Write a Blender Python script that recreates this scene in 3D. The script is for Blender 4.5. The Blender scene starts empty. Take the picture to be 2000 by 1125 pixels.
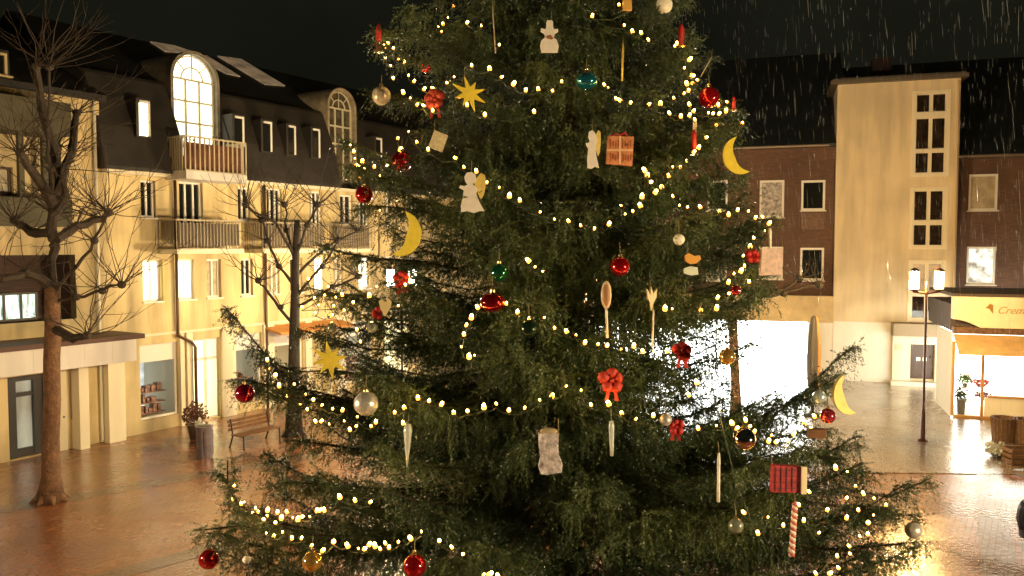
import bpy, math, random
import numpy as np
from mathutils import Vector, Matrix
random.seed(7)
rng = np.random.default_rng(11)
SC = bpy.context.scene
R = math.radians

# ------------------------------------------------------------------ camera, world, exposure
CH, FPX, PITCH = 6.2, 1600.0, R(2.93)          # camera height, focal length in photo pixels, downward tilt
cam_d = bpy.data.cameras.new('camera')
cam_d.sensor_width = 36; cam_d.lens = FPX / 2000 * 36; cam_d.clip_end = 2000; cam_d.clip_start = 0.05
cam = bpy.data.objects.new('camera', cam_d); SC.collection.objects.link(cam)
cam.location = (0, 0, CH); cam.rotation_euler = (math.pi / 2 - PITCH, 0, 0)
SC.camera = cam
w = bpy.data.worlds.new('World'); SC.world = w; w.use_nodes = True
wn = w.node_tree; wn.nodes.clear()
wo = wn.nodes.new('ShaderNodeOutputWorld'); bg = wn.nodes.new('ShaderNodeBackground'); bg2 = wn.nodes.new('ShaderNodeBackground')
sk = wn.nodes.new('ShaderNodeTexSky'); sk.sky_type = 'NISHITA'; sk.sun_disc = False
sk.sun_elevation = R(-9); sk.sun_rotation = R(200)
ad = wn.nodes.new('ShaderNodeAddShader')
wn.links.new(sk.outputs[0], bg.inputs[0]); bg.inputs[1].default_value = 0.05
bg2.inputs[0].default_value = (0.95, 1.0, 0.60, 1); bg2.inputs[1].default_value = 0.0045   # night glow of the town on low cloud
tcw = wn.nodes.new('ShaderNodeTexCoord'); nzw = wn.nodes.new('ShaderNodeTexNoise'); nzw.inputs['Scale'].default_value = 2.2; nzw.inputs['Detail'].default_value = 5
mrw = wn.nodes.new('ShaderNodeMapRange'); mrw.inputs[1].default_value = .3; mrw.inputs[2].default_value = .7; mrw.inputs[3].default_value = .0022; mrw.inputs[4].default_value = .0075
wn.links.new(tcw.outputs['Generated'], nzw.inputs['Vector']); wn.links.new(nzw.outputs[0], mrw.inputs[0]); wn.links.new(mrw.outputs[0], bg2.inputs[1])
wn.links.new(bg.outputs[0], ad.inputs[0]); wn.links.new(bg2.outputs[0], ad.inputs[1]); wn.links.new(ad.outputs[0], wo.inputs[0])
SC.view_settings.view_transform = 'Standard'; SC.view_settings.look = 'None'
SC.view_settings.gamma = 1; SC.view_settings.exposure = 0.6
SC.render.engine = 'CYCLES'
cy = SC.cycles
cy.use_denoising = True; cy.max_bounces = 6; cy.diffuse_bounces = 3; cy.glossy_bounces = 3
cy.transmission_bounces = 4; cy.transparent_max_bounces = 6
cy.sample_clamp_indirect = 3.0; cy.sample_clamp_direct = 0.0; cy.caustics_reflective = False; cy.caustics_refractive = False
LAMP_L = 1500.0          # radiance of a street lantern
BULB_L = 44.0           # radiance of a fairy light bulb

# ------------------------------------------------------------------ pixel geometry (photo is 2000 x 1125)
cp, sp_ = math.cos(PITCH), math.sin(PITCH)
def ray(px, py):
    a, b = px - 1000.0, 562.5 - py
    return Vector((a, FPX * cp + b * sp_, -FPX * sp_ + b * cp))
def atY(px, py, Y):
    d = ray(px, py); t = Y / d.y
    return Vector((d.x * t, Y, CH + d.z * t))
def G(px, py, z=0.0):
    d = ray(px, py); t = (z - CH) / d.z
    return Vector((d.x * t, d.y * t, z))

class Facade:
    """vertical plane: s along it, z up, o outwards (towards the square)"""
    def __init__(self, p, q):
        self.O = Vector((p[0], p[1])); self.u = (Vector((q[0], q[1])) - self.O).normalized()
        n = Vector((self.u.y, -self.u.x))
        if n.dot(-self.O) < 0: n = -n
        self.n = n
    def hit(self, px, py, o=0.0):
        d = ray(px, py); O = self.O + self.n * o
        t = O.dot(self.n) / (d.x * self.n.x + d.y * self.n.y)
        P = Vector((d.x * t, d.y * t))
        return (P - O).dot(self.u), CH + d.z * t
    def s(self, px, o=0.0): return self.hit(px, 480, o)[0]
    def z(self, px, py, o=0.0): return self.hit(px, py, o)[1]
    def w(self, s, z, o=0.0):
        P = self.O + self.u * s + self.n * o
        return Vector((P.x, P.y, z))

# ------------------------------------------------------------------ materials
MATS = {}
def mat(name, col=(0.5, 0.5, 0.5), rough=0.6, metal=0.0, emit=None, es=0.0, coat=0.0, noise=0.0, nscale=3.0, bump=0.0, spec=0.5, bscale=None):
    if name in MATS: return MATS[name]
    m = bpy.data.materials.new(name); m.use_nodes = True; nt = m.node_tree
    b = nt.nodes['Principled BSDF']
    b.inputs['Base Color'].default_value = (*col, 1); b.inputs['Roughness'].default_value = rough
    b.inputs['Metallic'].default_value = metal; b.inputs['Coat Weight'].default_value = coat
    b.inputs['Specular IOR Level'].default_value = spec
    if emit: b.inputs['Emission Color'].default_value = (*emit, 1); b.inputs['Emission Strength'].default_value = es
    if noise or bump:
        tc = nt.nodes.new('ShaderNodeTexCoord'); nz = nt.nodes.new('ShaderNodeTexNoise')
        nz.inputs['Scale'].default_value = nscale; nz.inputs['Detail'].default_value = 6
        nz.inputs['Roughness'].default_value = 0.6
        nt.links.new(tc.outputs['Object'], nz.inputs['Vector'])
        if noise:
            rp = nt.nodes.new('ShaderNodeValToRGB')
            rp.color_ramp.elements[0].position = 0.3; rp.color_ramp.elements[1].position = 0.7
            rp.color_ramp.elements[0].color = (*[c * (1 - noise) for c in col], 1)
            rp.color_ramp.elements[1].color = (*[min(1, c * (1 + noise * 0.6)) for c in col], 1)
            nt.links.new(nz.outputs['Fac'], rp.inputs[0]); nt.links.new(rp.outputs[0], b.inputs['Base Color'])
        if bump:
            n2 = nt.nodes.new('ShaderNodeTexNoise'); n2.inputs['Scale'].default_value = bscale or nscale * 6
            n2.inputs['Detail'].default_value = 5
            nt.links.new(tc.outputs['Object'], n2.inputs['Vector'])
            bp = nt.nodes.new('ShaderNodeBump'); bp.inputs['Strength'].default_value = bump; bp.inputs['Distance'].default_value = 0.02
            nt.links.new(n2.outputs['Fac'], bp.inputs['Height']); nt.links.new(bp.outputs[0], b.inputs['Normal'])
    MATS[name] = m; return m

def plaster(name, col, streak=0.25):
    """painted render with faint blotches, rain streaks and fine grain"""
    if name in MATS: return MATS[name]
    m = bpy.data.materials.new(name); m.use_nodes = True; nt = m.node_tree; b = nt.nodes['Principled BSDF']
    L = nt.links.new; N = nt.nodes.new
    b.inputs['Roughness'].default_value = 0.75
    g = N('ShaderNodeNewGeometry'); mp = N('ShaderNodeMapping'); mp.inputs['Scale'].default_value = (2.2, 2.2, 0.25)
    L(g.outputs['Position'], mp.inputs[0])
    n1 = N('ShaderNodeTexNoise'); n1.inputs['Scale'].default_value = 1.0; n1.inputs['Detail'].default_value = 7; L(mp.outputs[0], n1.inputs[0])
    n2 = N('ShaderNodeTexNoise'); n2.inputs['Scale'].default_value = 0.35; n2.inputs['Detail'].default_value = 4; L(g.outputs['Position'], n2.inputs[0])
    mx = N('ShaderNodeMath'); mx.operation = 'MULTIPLY'; L(n1.outputs[0], mx.inputs[0]); L(n2.outputs[0], mx.inputs[1])
    rp = N('ShaderNodeValToRGB'); rp.color_ramp.elements[0].position = 0.14; rp.color_ramp.elements[1].position = 0.34
    rp.color_ramp.elements[0].color = (*[c * (1 - streak) for c in col], 1); rp.color_ramp.elements[1].color = (*col, 1)
    L(mx.outputs[0], rp.inputs[0]); L(rp.outputs[0], b.inputs['Base Color'])
    n3 = N('ShaderNodeTexNoise'); n3.inputs['Scale'].default_value = 30; n3.inputs['Detail'].default_value = 3; L(g.outputs['Position'], n3.inputs[0])
    bp = N('ShaderNodeBump'); bp.inputs['Strength'].default_value = 0.25; bp.inputs['Distance'].default_value = 0.02
    L(n3.outputs[0], bp.inputs['Height']); L(bp.outputs[0], b.inputs['Normal'])
    MATS[name] = m; return m

def brickmat(name, u, c1, c2, mortar, bw=0.25, bh=0.08, ms=0.012, rough=0.8, tile=False):
    """masonry aligned with the horizontal direction u"""
    if name in MATS: return MATS[name]
    m = bpy.data.materials.new(name); m.use_nodes = True; nt = m.node_tree; b = nt.nodes['Principled BSDF']
    L = nt.links.new; N = nt.nodes.new
    g = N('ShaderNodeNewGeometry'); d = N('ShaderNodeVectorMath'); d.operation = 'DOT_PRODUCT'; d.inputs[1].default_value = (u[0], u[1], 0)
    L(g.outputs['Position'], d.inputs[0]); sx = N('ShaderNodeSeparateXYZ'); L(g.outputs['Position'], sx.inputs[0])
    cb = N('ShaderNodeCombineXYZ'); L(d.outputs['Value'], cb.inputs[0]); L(sx.outputs[2], cb.inputs[1])
    bt = N('ShaderNodeTexBrick'); L(cb.outputs[0], bt.inputs['Vector'])
    bt.inputs['Scale'].default_value = 1; bt.inputs['Brick Width'].default_value = bw; bt.inputs['Row Height'].default_value = bh
    bt.inputs['Mortar Size'].default_value = ms; bt.inputs['Bias'].default_value = 0
    bt.inputs['Color1'].default_value = (*c1, 1); bt.inputs['Color2'].default_value = (*c2, 1); bt.inputs['Mortar'].default_value = (*mortar, 1)
    nz = N('ShaderNodeTexNoise'); nz.inputs['Scale'].default_value = 0.7; nz.inputs['Detail'].default_value = 6; L(g.outputs['Position'], nz.inputs[0])
    mx = N('ShaderNodeMix'); mx.data_type = 'RGBA'; mx.blend_type = 'MULTIPLY'; mx.inputs[0].default_value = 0.7
    rp = N('ShaderNodeValToRGB'); rp.color_ramp.elements[0].position = 0.3; rp.color_ramp.elements[0].color = (.55, .55, .55, 1)
    rp.color_ramp.elements[1].position = 0.65
    L(nz.outputs[0], rp.inputs[0]); L(bt.outputs['Color'], mx.inputs[6]); L(rp.outputs[0], mx.inputs[7]); L(mx.outputs[2], b.inputs['Base Color'])
    bp = N('ShaderNodeBump'); bp.inputs['Strength'].default_value = 0.5; bp.inputs['Distance'].default_value = 0.01; bp.invert = True
    L(bt.outputs['Fac'], bp.inputs['Height']); L(bp.outputs[0], b.inputs['Normal'])
    b.inputs['Roughness'].default_value = rough
    MATS[name] = m; return m

def lit(name, col, strength, lo=0.4, scale=(3, 3, 0.6), ns=1.5):
    """a lit curtain, blind or shop interior seen through glass"""
    if name in MATS: return MATS[name]
    m = bpy.data.materials.new(name); m.use_nodes = True; nt = m.node_tree; b = nt.nodes['Principled BSDF']
    L = nt.links.new; N = nt.nodes.new
    tc = N('ShaderNodeTexCoord'); mp = N('ShaderNodeMapping'); mp.inputs['Scale'].default_value = scale; L(tc.outputs['Object'], mp.inputs[0])
    nz = N('ShaderNodeTexNoise'); nz.inputs['Scale'].default_value = ns; nz.inputs['Detail'].default_value = 5; L(mp.outputs[0], nz.inputs[0])
    mr = N('ShaderNodeMapRange'); mr.inputs[1].default_value = 0.35; mr.inputs[2].default_value = 0.62; mr.inputs[3].default_value = lo * strength; mr.inputs[4].default_value = strength
    L(nz.outputs[0], mr.inputs[0]); L(mr.outputs[0], b.inputs['Emission Strength'])
    b.inputs['Emission Color'].default_value = (*col, 1); b.inputs['Base Color'].default_value = (0.3, 0.3, 0.28, 1); b.inputs['Roughness'].default_value = 0.15
    MATS[name] = m; return m

# ------------------------------------------------------------------ mesh builder
class MB:
    def __init__(self): self.v = []; self.f = []; self.mi = []; self.cur = 0; self.sm = []; self.smooth = False
    def add(self, vs, fs):
        b = len(self.v); self.v += [tuple(p) for p in vs]
        for f in fs: self.f.append(tuple(b + i for i in f)); self.mi.append(self.cur); self.sm.append(self.smooth)
        return self
    def quad(self, a, b, c, d): return self.add([a, b, c, d], [(0, 1, 2, 3)])
    def hexa(self, p):   # 8 points: bottom 0-3, top 4-7
        return self.add(p, [(3, 2, 1, 0), (4, 5, 6, 7), (0, 1, 5, 4), (1, 2, 6, 5), (2, 3, 7, 6), (3, 0, 4, 7)])
    def box(self, x0, x1, y0, y1, z0, z1):
        return self.hexa([(x0, y0, z0), (x1, y0, z0), (x1, y1, z0), (x0, y1, z0), (x0, y0, z1), (x1, y0, z1), (x1, y1, z1), (x0, y1, z1)])
    def fbox(self, F, s0, s1, z0, z1, o0, o1):
        if s1 < s0: s0, s1 = s1, s0
        if z1 < z0: z0, z1 = z1, z0
        return self.hexa([F.w(s0, z0, o1), F.w(s1, z0, o1), F.w(s1, z0, o0), F.w(s0, z0, o0), F.w(s0, z1, o1), F.w(s1, z1, o1), F.w(s1, z1, o0), F.w(s0, z1, o0)])
    def fprof(self, F, s0, s1, prof):
        """extrude a profile of (o, z) along the facade from s0 to s1"""
        n = len(prof); vs = [F.w(s0, z, o) for o, z in prof] + [F.w(s1, z, o) for o, z in prof]
        fs = [tuple(range(n - 1, -1, -1)), tuple(range(n, 2 * n))] + [(i, (i + 1) % n, n + (i + 1) % n, n + i) for i in range(n)]
        return self.add(vs, fs)
    def prism(self, poly, y0, y1):
        """outline in (x, z), thickness along y"""
        n = len(poly); vs = [(x, y0, z) for x, z in poly] + [(x, y1, z) for x, z in poly]
        fs = [tuple(range(n)), tuple(range(2 * n - 1, n - 1, -1))] + [(i, n + i, n + (i + 1) % n, (i + 1) % n) for i in range(n)]
        return self.add(vs, fs)
    def tube(self, pts, rad, n=6, cap=True):
        pts = [Vector(p) for p in pts]; m = len(pts)
        if not hasattr(rad, '__len__'): rad = [rad] * m
        ring = []; prev = None
        for i, p in enumerate(pts):
            d = (pts[min(i + 1, m - 1)] - pts[max(i - 1, 0)])
            d = d.normalized() if d.length > 1e-9 else Vector((0, 0, 1))
            if prev is None: a = d.cross(Vector((0.3, 0.1, 1)) if abs(d.z) < .9 else Vector((1, 0, 0))).normalized()
            else:
                a = prev - d * prev.dot(d); a = a.normalized() if a.length > 1e-6 else d.orthogonal().normalized()
            prev = a; b = d.cross(a)
            ring += [p + (a * math.cos(2 * math.pi * k / n) + b * math.sin(2 * math.pi * k / n)) * rad[i] for k in range(n)]
        fs = [(i * n + k, i * n + (k + 1) % n, (i + 1) * n + (k + 1) % n, (i + 1) * n + k) for i in range(m - 1) for k in range(n)]
        if cap: fs += [tuple(range(n - 1, -1, -1)), tuple(range((m - 1) * n, m * n))]
        return self.add(ring, fs)
    def lathe(self, prof, c=(0, 0, 0), n=16):
        c = Vector(c); vs = []; m = len(prof)
        for r, z in prof: vs += [(c.x + r * math.cos(2 * math.pi * k / n), c.y + r * math.sin(2 * math.pi * k / n), c.z + z) for k in range(n)]
        fs = [(i * n + k, i * n + (k + 1) % n, (i + 1) * n + (k + 1) % n, (i + 1) * n + k) for i in range(m - 1) for k in range(n)]
        fs += [tuple(range(n - 1, -1, -1)), tuple(range((m - 1) * n, m * n))]
        return self.add(vs, fs)
    def ell(self, c, r, n=12, m=8):
        if not hasattr(r, '__len__'): r = (r, r, r)
        c = Vector(c); vs = [(c.x, c.y, c.z - r[2])]
        for i in range(1, m):
            t = math.pi * i / m
            vs += [(c.x + r[0] * math.sin(t) * math.cos(2 * math.pi * k / n), c.y + r[1] * math.sin(t) * math.sin(2 * math.pi * k / n), c.z - r[2] * math.cos(t)) for k in range(n)]
        vs.append((c.x, c.y, c.z + r[2])); fs = []
        for k in range(n): fs.append((0, 1 + (k + 1) % n, 1 + k))
        for i in range(m - 2):
            for k in range(n): fs.append((1 + i * n + k, 1 + i * n + (k + 1) % n, 1 + (i + 1) * n + (k + 1) % n, 1 + (i + 1) * n + k))
        T = len(vs) - 1
        for k in range(n): fs.append((T, 1 + (m - 2) * n + k, 1 + (m - 2) * n + (k + 1) % n))
        return self.add(vs, fs)
    def build(self, name, mats, parent=None, smooth=False, bevel=0.0):
        me = bpy.data.meshes.new(name)
        off = Vector((0, 0, 0)); q = parent
        while q is not None: off += q.location; q = q.parent
        me.from_pydata([(a - off.x, b - off.y, c - off.z) for a, b, c in self.v], [], self.f)
        if not isinstance(mats, (list, tuple)): mats = [mats]
        for m in mats: me.materials.append(m)
        me.polygons.foreach_set('material_index', self.mi)
        me.polygons.foreach_set('use_smooth', [bool(smooth or x) for x in self.sm])
        me.update()
        o = bpy.data.objects.new(name, me); SC.collection.objects.link(o)
        if parent is not None: o.parent = parent
        if bevel:
            bv = o.modifiers.new('bevel', 'BEVEL'); bv.width = bevel; bv.segments = 2; bv.limit_method = 'ANGLE'
        return o
def tag(o, label=None, cat=None, group=None, kind=None):
    if label: o['label'] = label
    if cat: o['category'] = cat
    if group: o['group'] = group
    if kind: o['kind'] = kind
    return o
def thing(name, label, cat, loc, group=None):
    o = bpy.data.objects.new(name, None); SC.collection.objects.link(o); o.location = loc; o.empty_display_size = 0.2
    return tag(o, label, cat, group)
def copy_tree(o, loc=None, parent=None):
    c = o.copy(); SC.collection.objects.link(c)
    if parent is not None: c.parent = parent
    if loc is not None: c.location = loc
    for ch in list(o.children): copy_tree(ch, None, c)
    return c
def wall_holes(mb, F, s0, s1, z0, z1, holes, o=0.0, dep=0.22):
    """front skin of a wall with rectangular openings and their reveals"""
    hs = [h for h in holes]
    ss = sorted({s0, s1, *[min(max(x, s0), s1) for h in hs for x in h[:2]]}); zs = sorted({z0, z1, *[min(max(x, z0), z1) for h in hs for x in h[2:]]})
    for a, b in zip(ss, ss[1:]):
        for c, d in zip(zs, zs[1:]):
            ms, mz = (a + b) / 2, (c + d) / 2
            if any(h[0] < ms < h[1] and h[2] < mz < h[3] for h in hs): continue
            mb.quad(F.w(a, c, o), F.w(b, c, o), F.w(b, d, o), F.w(a, d, o))
    for a, b, c, d in hs:
        mb.quad(F.w(a, c, o), F.w(a, d, o), F.w(a, d, o - dep), F.w(a, c, o - dep))
        mb.quad(F.w(b, c, o), F.w(b, c, o - dep), F.w(b, d, o - dep), F.w(b, d, o))
        mb.quad(F.w(a, d, o), F.w(b, d, o), F.w(b, d, o - dep), F.w(a, d, o - dep))
        mb.quad(F.w(a, c, o), F.w(a, c, o - dep), F.w(b, c, o - dep), F.w(b, c, o))
def window(F, parent, h, pane, frame, o=0.0, fw=0.07, mull=1, trans=None, dep=0.16, sill=True, label=None, mw=None):
    """frame mesh with mullions, a pane as its sub-part, a sill"""
    a, b, c, d = h; f = MB(); q = o - dep
    f.fbox(F, a, a + fw, c, d, q - .05, q + .03); f.fbox(F, b - fw, b, c, d, q - .05, q + .03)
    f.fbox(F, a + fw, b - fw, c, c + fw, q - .05, q + .03); f.fbox(F, a + fw, b - fw, d - fw, d, q - .05, q + .03)
    for i in range(1, mull + 1):
        x = a + (b - a) * i / (mull + 1); mm = (mw or fw) * .5; f.fbox(F, x - mm, x + mm, c + fw, d - fw, q - .04, q + .035)
    for t in (trans or []):
        zz = c + (d - c) * t; f.fbox(F, a + fw, b - fw, zz - fw * .4, zz + fw * .4, q - .04, q + .025)
    if sill: f.fbox(F, a - .05, b + .05, c - .05, c + 0.0, q, o + .07)
    fo = f.build('window', frame, parent)
    if label: fo['label'] = label
    p = MB(); p.fbox(F, a + fw, b - fw, c + fw, d - fw, q - .03, q - .02); p.build('pane', pane, fo)
    return fo

# colours
CREAM = plaster('cream_plaster', (0.76, 0.60, 0.31), 0.5); CREAM2 = plaster('pale_cream', (0.80, 0.72, 0.52), 0.15)
TAN = plaster('tan_render', (0.74, 0.61, 0.40), 0.3); WHITEP = plaster('white_panel', (0.78, 0.74, 0.68), 0.2)
SLATE = mat('slate_cladding', (0.030, 0.025, 0.020), 0.6, noise=0.35, nscale=1.5, bump=0.4)
ROOF = mat('dark_roof_tiles', (0.020, 0.017, 0.014), 0.7, noise=0.4, nscale=2, bump=0.5)
FRAME = mat('white_window_frame', (0.75, 0.72, 0.66), 0.45)
DARKG = mat('dark_glass', (0.012, 0.013, 0.012), 0.06, spec=0.8)
DARKM = mat('dark_metal', (0.03, 0.026, 0.022), 0.4, metal=0.6)
BRONZE = mat('brown_pipe', (0.10, 0.055, 0.03), 0.45, metal=0.5)
RAIL = mat('railing_metal', (0.33, 0.27, 0.18), 0.5)
LITW = lit('lit_curtain', (1.0, 0.93, 0.62), 4.0, 0.45, (6, 6, 0.3), 2.0)
LITC = lit('lit_arched_glass', (1.0, 0.93, 0.66), 1.7, 0.75)
CURT = mat('curtain_behind_glass', (0.42, 0.36, 0.24), 0.35, noise=0.5, nscale=4)
SHOPW = lit('bright_shop_interior', (0.95, 1.0, 0.95), 15.0, 0.6, (1, 1, 1), 1.2)
SHOPY = lit('warm_shop_interior', (1.0, 0.92, 0.6), 8.0, 0.6, (2, 2, 1), 1.2)
SHOPB = lit('dim_blue_shop_interior', (0.75, 0.85, 0.85), 0.9, 0.25, (2, 2, 1.2), 1.6)
WOOD = mat('brown_wood', (0.16, 0.075, 0.03), 0.5, noise=0.4, nscale=6)
RED = mat('red_cloth', (0.42, 0.015, 0.012), 0.6, noise=0.3, nscale=30)

# ------------------------------------------------------------------ ground
FL = Facade(G(0, 905).xy, G(550, 790).xy)                   # long cream facade on the left
_a = G(1740, 748).xy
FR = Facade(_a, _a + Vector((math.cos(R(-18)), math.sin(R(-18)))))   # tower and brick house on the right
def ground_mat(name, base, alt, rlo, rhi, u):
    m = bpy.data.materials.new(name); m.use_nodes = True; nt = m.node_tree; b = nt.nodes['Principled BSDF']
    L = nt.links.new; N = nt.nodes.new
    g = N('ShaderNodeNewGeometry'); mp = N('ShaderNodeMapping'); mp.inputs['Rotation'].default_value = (0, 0, -math.atan2(u[1], u[0])); L(g.outputs['Position'], mp.inputs[0])
    bt = N('ShaderNodeTexBrick'); L(mp.outputs[0], bt.inputs['Vector']); bt.inputs['Scale'].default_value = 1
    bt.inputs['Brick Width'].default_value = 0.24; bt.inputs['Row Height'].default_value = 0.12; bt.inputs['Mortar Size'].default_value = 0.010
    bt.inputs['Color1'].default_value = (*base, 1); bt.inputs['Color2'].default_value = (*alt, 1); bt.inputs['Mortar'].default_value = (0.06, 0.03, 0.016, 1)
    nz = N('ShaderNodeTexNoise'); nz.inputs['Scale'].default_value = 0.35; nz.inputs['Detail'].default_value = 8; nz.inputs['Roughness'].default_value = 0.65; L(g.outputs['Position'], nz.inputs[0])
    rp = N('ShaderNodeValToRGB'); rp.color_ramp.elements[0].position = 0.35; rp.color_ramp.elements[0].color = (.5, .47, .45, 1); rp.color_ramp.elements[1].position = 0.65
    mx = N('ShaderNodeMix'); mx.data_type = 'RGBA'; mx.blend_type = 'MULTIPLY'; mx.inputs[0].default_value = 0.8
    L(nz.outputs[0], rp.inputs[0]); L(bt.outputs['Color'], mx.inputs[6]); L(rp.outputs[0], mx.inputs[7]); L(mx.outputs[2], b.inputs['Base Color'])
    n2 = N('ShaderNodeTexNoise'); n2.inputs['Scale'].default_value = 0.6; n2.inputs['Detail'].default_value = 5
    ad_ = N('ShaderNodeVectorMath'); ad_.inputs[1].default_value = (31, 17, 5); L(g.outputs['Position'], ad_.inputs[0]); L(ad_.outputs[0], n2.inputs[0])
    mr = N('ShaderNodeMapRange'); mr.inputs[1].default_value = 0.3; mr.inputs[2].default_value = 0.75; mr.inputs[3].default_value = rlo; mr.inputs[4].default_value = rhi
    L(n2.outputs[0], mr.inputs[0]); L(mr.outputs[0], b.inputs['Roughness'])
    n3 = N('ShaderNodeTexNoise'); n3.inputs['Scale'].default_value = 9; n3.inputs['Detail'].default_value = 6; L(g.outputs['Position'], n3.inputs[0])
    am = N('ShaderNodeMath'); am.operation = 'MULTIPLY_ADD'; am.inputs[1].default_value = -0.5; L(bt.outputs['Fac'], am.inputs[0]); L(n3.outputs[0], am.inputs[2])
    bp = N('ShaderNodeBump'); bp.inputs['Strength'].default_value = 0.45; bp.inputs['Distance'].default_value = 0.018; L(am.outputs[0], bp.inputs['Height']); L(bp.outputs[0], b.inputs['Normal'])
    b.inputs['Specular IOR Level'].default_value = 0.6; b.inputs['Coat Weight'].default_value = 0.8; mr2 = N('ShaderNodeMapRange'); mr2.inputs[1].default_value = .35; mr2.inputs[2].default_value = .65; mr2.inputs[3].default_value = .10; mr2.inputs[4].default_value = .36; L(nz.outputs[0], mr2.inputs[0]); L(mr2.outputs[0], b.inputs['Coat Roughness']); b.inputs['Coat IOR'].default_value = 1.55
    L(bp.outputs[0], b.inputs['Coat Normal'])
    return m
PAV = ground_mat('wet_clay_paving', (0.38, 0.13, 0.038), (0.27, 0.09, 0.028), 0.14, 0.42, FL.u)
PAV2 = ground_mat('wet_grey_paving', (0.20, 0.10, 0.05), (0.17, 0.085, 0.045), 0.2, 0.45, FL.u)
g = MB(); N_ = 24
g.quad((-300, -60, 0), (300, -60, 0), (300, 500, 0), (-300, 500, 0))
tag(g.build('ground', PAV), kind='structure')
# darker paving bands laid across the square
bands = MB()
def band(p, q, wd):
    p = G(*p); q = G(*q); d = (q - p).normalized(); n = Vector((-d.y, d.x, 0)) * wd / 2; h = Vector((0, 0, 0.004 + .002 * len(bands.f)))
    bands.quad(p - n + h, q - n + h, q + n + h, p + n + h)
band((-200, 1030), (640, 885), 0.7); band((-100, 1210), (640, 1010), 0.55)
band((1560, 800), (2250, 1000), 0.5); band((1930, 900), (1960, 1250), 0.6); band((1500, 870), (2300, 860), 0.5)
tag(bands.build('paving_bands', PAV2), kind='structure')
PAV3 = ground_mat('wet_shoplit_paving', (0.38, 0.29, 0.18), (0.32, 0.24, 0.15), 0.12, 0.34, FR.u)
st = MB(); sq = [G(*p) for p in ((900, 915), (2700, 935), (3400, 740), (700, 700))]; st.hexa([q - Vector((0, 0, .05)) for q in sq] + [q + Vector((0, 0, .018)) for q in sq]); tag(st.build('shoplit_pavement', PAV3), kind='structure')  # paler sheet: shop light spilling on the ground put into the paving colour

# ------------------------------------------------------------------ left: flat roofed house with recessed balconies
def FH(px, py, o=0.0): return FL.hit(px, py, o)
sA0, sAB = FL.s(-700), FL.s(200)
zA_top = FL.z(190, 198)
A = thing('cream_house', 'cream house with recessed balconies and a white shop canopy at the left edge', 'building', FL.w((sA0 + sAB) / 2, 0))
holesA = []
lg = (FL.s(-330), FL.s(146), FL.z(70, 628), FL.z(70, 498)); holesA.append(lg)
z1 = FL.z(15, 378); z2 = FL.z(15, 326); winA = (FL.s(-25), FL.s(30), z1, z2)
holesA.append(winA)
z3, z4 = FL.z(100, 372), FL.z(100, 268); doorA = (FL.s(84), FL.s(118), z3 - .8, z4); holesA.append(doorA)
# ground floor openings
gdoor = (FL.s(6), FL.s(80), 0.02, FL.z(40, 735)); holesA.append(gdoor)
gwin = (FL.s(-250), FL.s(-25), 0.5, 2.7); holesA.append(gwin)
wa = MB(); wall_holes(wa, FL, sA0, sAB, 0, zA_top, holesA, dep=0.3)
wa.fbox(FL, sAB - .02, sAB, 8, zA_top, -9, -.002)
wa.fbox(FL, sA0, sAB, 0, zA_top, -9, -2.2)
wa.build('wall', CREAM, A)
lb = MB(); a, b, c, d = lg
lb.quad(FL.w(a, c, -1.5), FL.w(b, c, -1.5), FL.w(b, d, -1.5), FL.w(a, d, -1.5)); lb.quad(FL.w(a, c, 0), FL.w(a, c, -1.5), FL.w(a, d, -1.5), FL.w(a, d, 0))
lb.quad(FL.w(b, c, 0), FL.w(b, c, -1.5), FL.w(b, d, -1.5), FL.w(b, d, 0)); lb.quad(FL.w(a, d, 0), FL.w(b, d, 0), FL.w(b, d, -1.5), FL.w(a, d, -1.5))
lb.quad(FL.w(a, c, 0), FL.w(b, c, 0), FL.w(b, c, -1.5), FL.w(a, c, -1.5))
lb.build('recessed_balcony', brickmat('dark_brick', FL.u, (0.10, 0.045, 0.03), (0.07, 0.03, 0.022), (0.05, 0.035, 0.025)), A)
# lit display window low in the recess
wz0, wz1 = c + .03, FL.z(60, 572)
TEAL = lit('lit_teal_display', (0.72, 1.0, 0.86), 1.3, 0.1, (5, 5, .8), 2.2)
window(FL, A, (FL.s(-300), FL.s(84), wz0, wz1), TEAL, DARKM, o=-.25, mull=9, fw=.06, sill=False, label='low display window lit pale green')
window(FL, A, winA, CURT, mat('brown_window_frame', (0.10, 0.06, 0.04)), mull=0, label='window with pink curtain')
window(FL, A, doorA, DARKG, DARKM, mull=1)
window(FL, A, gwin, SHOPB, DARKM, mull=2)
# top floor parapet bands
pm = mat('olive_parapet', (0.085, 0.075, 0.04), 0.7, noise=0.3, nscale=2)
pb = MB(); o1 = 1.1
pb.fbox(FL, sA0, FL.s(143, o1), FL.z(100, 442, o1), FL.z(100, 388, o1), 0.003, o1); pb.build('balcony', pm, A)
pb = MB(); pb.fbox(FL, sA0, FL.s(146, o1), FL.z(100, 262, o1), FL.z(100, 197, o1), 0.003, o1)
pb.build('roof_parapet', pm, A)
pb = MB()
for px in (46, 92, 118): s = FL.s(px, .9); pb.fbox(FL, s - .07, s + .07, FL.z(100, 388, o1), FL.z(100, 262, o1), .8, .94)
pb.build('balcony_post', pm, A)
rf = MB(); rf.fprof(FL, sA0, sAB + .1, [(0.25, zA_top), (0.25, zA_top + .18), (-5.0, zA_top + 2.8), (-10, zA_top + .1)])
rfo = rf.build('roof', ROOF, A)
rt = MB(); rt.fprof(FL, FL.s(-90), FL.s(30), [(.0, zA_top + .15), (-.05, zA_top + 1.05), (-.5, zA_top + 1.25), (-2.5, zA_top + 1.3), (-2.5, zA_top)])
rt.build('roof_dormer', SLATE, A)
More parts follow.
